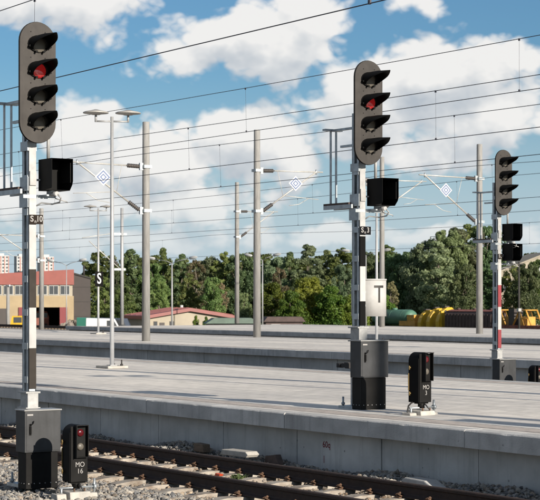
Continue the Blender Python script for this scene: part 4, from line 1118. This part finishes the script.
street_lamp(66.5, 265, 7.6, 'thin double armed street lamp in front of the factory gateway', reach=2.6, r=.07)
u, v = at(519, 240)
t = thing('utility_pole', (u, v, YARD), 'dark thin pole right of the red banded signal', 'pole')
MB().rev((0,0,0),(0,0,1), [(0,.16),(10.6,.11)], 10).build('pole', MT['junkdark'], t); MB().box(-.2,.2,-.25,.25,3.9,4.3).build('box', MT['winframe'], t); MB().box(-.05,.05,-.8,.8,10.2,10.35).build('cross_arm', MT['junkdark'], t)
u, v = at(438.5, 420)
t = thing('lattice_tower', (u, v, YARD), 'lattice tower top showing above the right hand trees', 'tower')
m = MB(); H = 19.0
for x in (-.9,.9):
    for y in (-.9,.9): m.tube((x*1.6,y*1.6,0),(x,y,H), .10, n=5)
for k in range(9):
    z = 2*k+1
    for a, b in (((-1,-1),(1,-1)),((1,-1),(1,1)),((1,1),(-1,1)),((-1,1),(-1,-1))):
        q = 1.35-.4*z/H; m.tube((a[0]*q,a[1]*q,z),(b[0]*q,b[1]*q,z+1.9), .06, n=4)
m.build('lattice', MT['galv'], t)
MB().box(-1.5,1.5,-1.5,1.5,H,H+.25).build('top_platform', MT['galv'], t)
m = MB()
for x in (-1.3,0,1.3): m.tube((x,-1.3,H+.2),(x,-1.3,H+1.4), .08, n=5)
m.box(-1.4,1.4,-1.4,-1.25,H+1.3,H+1.42).build('railing', MT['galv'], t)

# ---------------------------------------------------------------- trees
def crown_mesh(name, h, w, nlobe, nleaf, shape, mt, leaf=.34, base=.12):
    """leaf-clump faces on the shells of many lobes filling the crown; h,w in metres"""
    lob = []
    for _ in range(nlobe*6):
        if len(lob) >= nlobe: break
        zf = RNG.uniform(base, 1)
        if shape == 'round': rad = math.sqrt(max(.03, 1-((zf-.52)/.52)**2))
        elif shape == 'tall': rad = max(.16, math.sin(math.pi*min(1,(zf*.93+.05)))**.7)
        elif shape == 'cone': rad = max(.10, 1.05-zf)
        else: rad = math.sqrt(max(.05, 1-zf**2))
        a = RNG.uniform(0, 6.283); q = rad*w/2*RNG.uniform(.25,.92)
        lob.append((q*math.cos(a), q*math.sin(a), zf*h, w*RNG.uniform(.075,.17)*(1.2-.68*zf)))
    lob = np.array(lob); k = RNG.integers(0, len(lob), nleaf)
    d = RNG.normal(size=(nleaf,3)); d /= np.linalg.norm(d,axis=1)[:,None]
    rr = lob[k,3]*RNG.uniform(.55,1.12,nleaf)
    c = lob[k,:3] + d*rr[:,None]*np.array([1,1,.8])
    nrm = d*1.0+RNG.normal(size=(nleaf,3))*.55; nrm /= np.linalg.norm(nrm,axis=1)[:,None]
    t1 = np.cross(nrm, RNG.normal(size=(nleaf,3))); t1 /= np.linalg.norm(t1,axis=1)[:,None]; t2 = np.cross(nrm, t1)
    s = leaf*RNG.uniform(.6,1.4,nleaf)[:,None]
    P = np.stack([c-t1*s*.7, c+t2*s*.55+nrm*s*.15, c+t1*s*.8, c-t2*s*.5-nrm*s*.1], 1).reshape(-1,3)
    Fa = np.arange(nleaf*4, dtype=np.int32)
    me = bpy.data.meshes.new(name); me.vertices.add(nleaf*4); me.vertices.foreach_set('co', P.ravel().astype(np.float32))
    me.loops.add(nleaf*4); me.loops.foreach_set('vertex_index', Fa); me.polygons.add(nleaf)
    me.polygons.foreach_set('loop_start', Fa[::4]); me.polygons.foreach_set('loop_total', np.full(nleaf,4,np.int32)); me.update(calc_edges=True)
    tone = np.clip(.5+RNG.normal(size=len(lob))*.22,0,1)[k]+RNG.normal(size=nleaf)*.16
    a_ = me.attributes.new('leaf_tone','FLOAT','POINT'); a_.data.foreach_set('value', np.repeat(np.clip(tone,0,1),4).astype(np.float32))
    me.materials.append(mt); return me, lob
def trunk_mesh(name, h, lob, r):
    m = MB(); top = h*.80; w = [(0,0,-.3)]
    pts = [(0,0,-.3),(.05*h*random.uniform(-1,1)*.3,.05*h*random.uniform(-1,1)*.3,h*.3),(.04*h*random.uniform(-1,1),.04*h*random.uniform(-1,1)*.5,h*.55),(.05*h*random.uniform(-1,1),.03*h,top)]
    m.path(pts, [r, r*.75, r*.5, r*.15], 8)
    for l in lob[:9]:
        z = min(top*.9, max(h*.18, l[2]*.62)); f = z/top; b = Vector(pts[0]).lerp(Vector(pts[3]), f)
        e = Vector(l[:3]); mid = (b+e)/2+Vector((0,0,.06*h))
        m.path([b, mid, e], [r*.38, r*.24, r*.08], 5)
    return m.mesh(name, MT['bark'])
VAR = {}
def variants():
    for key, h, w, nl, nf, shp, mt, leaf in (
        ('round_dark', 13, 10, 115, 17000, 'round', 'leaf_dark', .26), ('round_mid', 13, 9, 105, 15000, 'round', 'leaf_mid', .26),
        ('tall_pale', 16, 7, 105, 14000, 'tall', 'leaf_pale', .25), ('tall_dark', 16, 6.5, 100, 14000, 'tall', 'leaf_dark', .25),
        ('cone_mid', 15, 6.5, 100, 13000, 'cone', 'leaf_mid', .25), ('bush', 6, 7.5, 85, 15000, 'dome', 'leaf_bright', .18),
        ('tall_mid', 15, 7.5, 105, 14000, 'tall', 'leaf_mid', .25), ('dry', 13, 6, 70, 5200, 'tall', 'leaf_dry', .21), ('round_pale', 14, 11, 130, 20000, 'round', 'leaf_pale', .26)):
        me, lob = crown_mesh('crown_'+key, h, w, nl, nf, shp, MT[mt], leaf, .02 if shp == 'dome' else .13)
        VAR[key] = (me, trunk_mesh('trunk_'+key, h, lob, .22 if shp != 'dome' else .12), h)
variants()
def tree(px, ytop, d, key, label, wide=1.0, name='tree', group='trees behind the platforms'):
    u, v = at(px, d); me, tr, h = VAR[key]
    H = (300-ytop)*d/FPX + CAMZ - YARD; s = H/(h*1.04)
    t = thing(name, (u, v, YARD), label, 'tree' if name == 'tree' else 'bush', group, random.uniform(0,6.28))
    inst('crown', me, t, sc=(s*wide, s*wide, s)); inst('trunk', tr, t, sc=(s, s, s))
TREES = [
 (104, 275, 330, 'tall_mid', 'green tree right of the brown block, behind the S sign post', 1.0),
 (116, 268, 345, 'round_dark', 'dark round tree behind the thin tubular mast', .7),
 (131, 247, 350, 'tall_dark', 'tall dark tree just left of the thick mast on the middle platform', 1.1),
 (124, 285, 310, 'round_mid', 'low olive tree below the tall dark tree left of the thick mast', .8),
 (152, 262, 350, 'round_mid', 'green tree directly right of the thick mast left of centre', .8),
 (163, 246, 365, 'cone_mid', 'pointed tree rising left of the double street lamp', .9),
 (159, 280, 315, 'round_mid', 'round green tree at left end of the red roof', .75),
 (182, 252, 360, 'tall_dark', 'dark tree behind the double street lamp', 1.0),
 (190, 272, 325, 'tall_mid', 'olive tree standing above the red roof ridge', 1.0),
 (196, 258, 345, 'dry', 'thin brownish tree above the red roof', 1.0),
 (206, 254, 365, 'round_pale', 'grey green tree behind the right half of the red roof', .75),
 (213, 276, 320, 'round_mid', 'mid green tree at the right end of the red roof', .7),
 (224, 250, 362, 'tall_mid', 'tall green tree left of the slender mast', 1.0),
 (222, 282, 325, 'dry', 'bare branched pale tree left of the slender mast', .8),
 (241, 252, 360, 'round_dark', 'dark tree between the slender and the central mast', .75),
 (243, 292, 300, 'round_dark', 'low dark tree between slender and central mast', .75),
 (259, 255, 365, 'tall_dark', 'dark tree directly behind the central mast', 1.0),
 (273, 254, 358, 'round_pale', 'pale tree right of the central mast', .65),
 (279, 266, 335, 'dry', 'brownish dry tree above the bright bushes', 1.0),
 (290, 250, 362, 'tall_dark', 'dark tree under the central diamond sign', 1.0),
 (309, 243, 352, 'tall_pale', 'tall pale poplar left of the black and white banded signal', 1.15),
 (327, 248, 360, 'tall_dark', 'dark tree left of the white drum sign', 1.1),
 (342, 246, 356, 'tall_mid', 'tall green tree touching the banded mast on its left', 1.1),
 (345, 262, 335, 'round_pale', 'pale tree behind the banded mast and drum sign', .6),
 (364, 250, 360, 'round_dark', 'dark tree hidden behind the banded mast', .8),
 (388, 243, 350, 'tall_mid', 'green tree rising right of the drum sign', 1.0),
 (396, 252, 345, 'round_dark', 'dark broad tree above the green tank wagon', .75),
 (392, 280, 318, 'dry', 'brownish tree above the drum sign edge', .9),
 (409, 250, 355, 'round_dark', 'dark tree between tank wagon and yellow machine', .8),
 (426, 235, 335, 'round_pale', 'big pale tree above the yellow machine', .75),
 (438, 240, 325, 'tall_pale', 'pale poplar behind the yellow machine right side', 1.2),
 (448, 228, 335, 'round_dark', 'tall dark tree above the brown goods wagon', .7),
 (458, 226, 340, 'tall_pale', 'tall pale poplar left of the right hand mast', 1.3),
 (470, 222, 345, 'tall_mid', 'tallest tree, touching the right hand mast on its left', 1.3),
 (464, 262, 315, 'round_dark', 'dark lower tree behind the brown goods wagon', .75),
 (487, 224, 342, 'round_dark', 'dark tree between right hand mast and red banded signal', .65),
 (490, 262, 318, 'tall_dark', 'lower dark tree between right hand mast and red banded signal', 1.2),
 (513, 264, 318, 'round_mid', 'green tree below the indicator boxes of the right signal', .7),
 (527, 262, 312, 'round_dark', 'dark round tree right of the thin dark pole', .75),
 (541, 258, 322, 'round_mid', 'green tree cut by the right picture edge', .8),
]
for t_ in TREES: tree(*t_)
BUSH = [(273, 284, 285, 'bright bush right of the central mast', .85), (291, 292, 280, 'bright green bush left of the big bush', .8),
        (309, 279, 287, 'largest bright green bush left of the second signal', 1.0), (331, 287, 281, 'bright green bush touching the drum sign', .9),
        (352, 296, 280, 'bright bush hidden behind the drum sign', .8), (385, 296, 300, 'bright bush above the green tank', .7),
        (196, 316, 268, 'small shrub before the wall of the red roofed building', .4), (206, 317, 266, 'small shrub at the window of the red roofed building', .4)]
for px, yt, d, lb, w in BUSH: tree(px, yt, d, 'bush', lb, w, 'bush', 'bright bushes before the trees')
m = None
# low wood closing the gaps far behind the single trees
def far_wood():
    me, lob = crown_mesh('far_wood', 13.5, 9, 90, 6500, 'round', MT['leaf_mid'], .40, .02)
    pts = []
    a = np.empty(len(me.vertices)*3, np.float32); me.vertices.foreach_get('co', a); a = a.reshape(-1,3)
    allp = []
    for px in range(98, 560, 14):
        u, v = at(px, 395); s = random.uniform(.9,1.15)
        allp.append(a*np.array([1.3,1.3,s])+np.array([u,v,YARD]))
    P = np.concatenate(allp); n = len(P)//4
    m2 = bpy.data.meshes.new('far_wood'); m2.vertices.add(len(P)); m2.vertices.foreach_set('co', P.ravel().astype(np.float32))
    Fa = np.arange(len(P), dtype=np.int32); m2.loops.add(len(P)); m2.loops.foreach_set('vertex_index', Fa); m2.polygons.add(n)
    m2.polygons.foreach_set('loop_start', Fa[::4]); m2.polygons.foreach_set('loop_total', np.full(n,4,np.int32)); m2.update(calc_edges=True)
    at_ = m2.attributes.new('leaf_tone','FLOAT','POINT'); at_.data.foreach_set('value', np.repeat(RNG.uniform(.2,.7,n),4).astype(np.float32))
    m2.materials.append(MT['leaf_mid']); o = bpy.data.objects.new('far_wood', m2); COL.objects.link(o)
    tag(o, 'dark mass of far woodland behind the single trees', 'woodland', kind='stuff')
    bpy.data.meshes.remove(me)
far_wood()
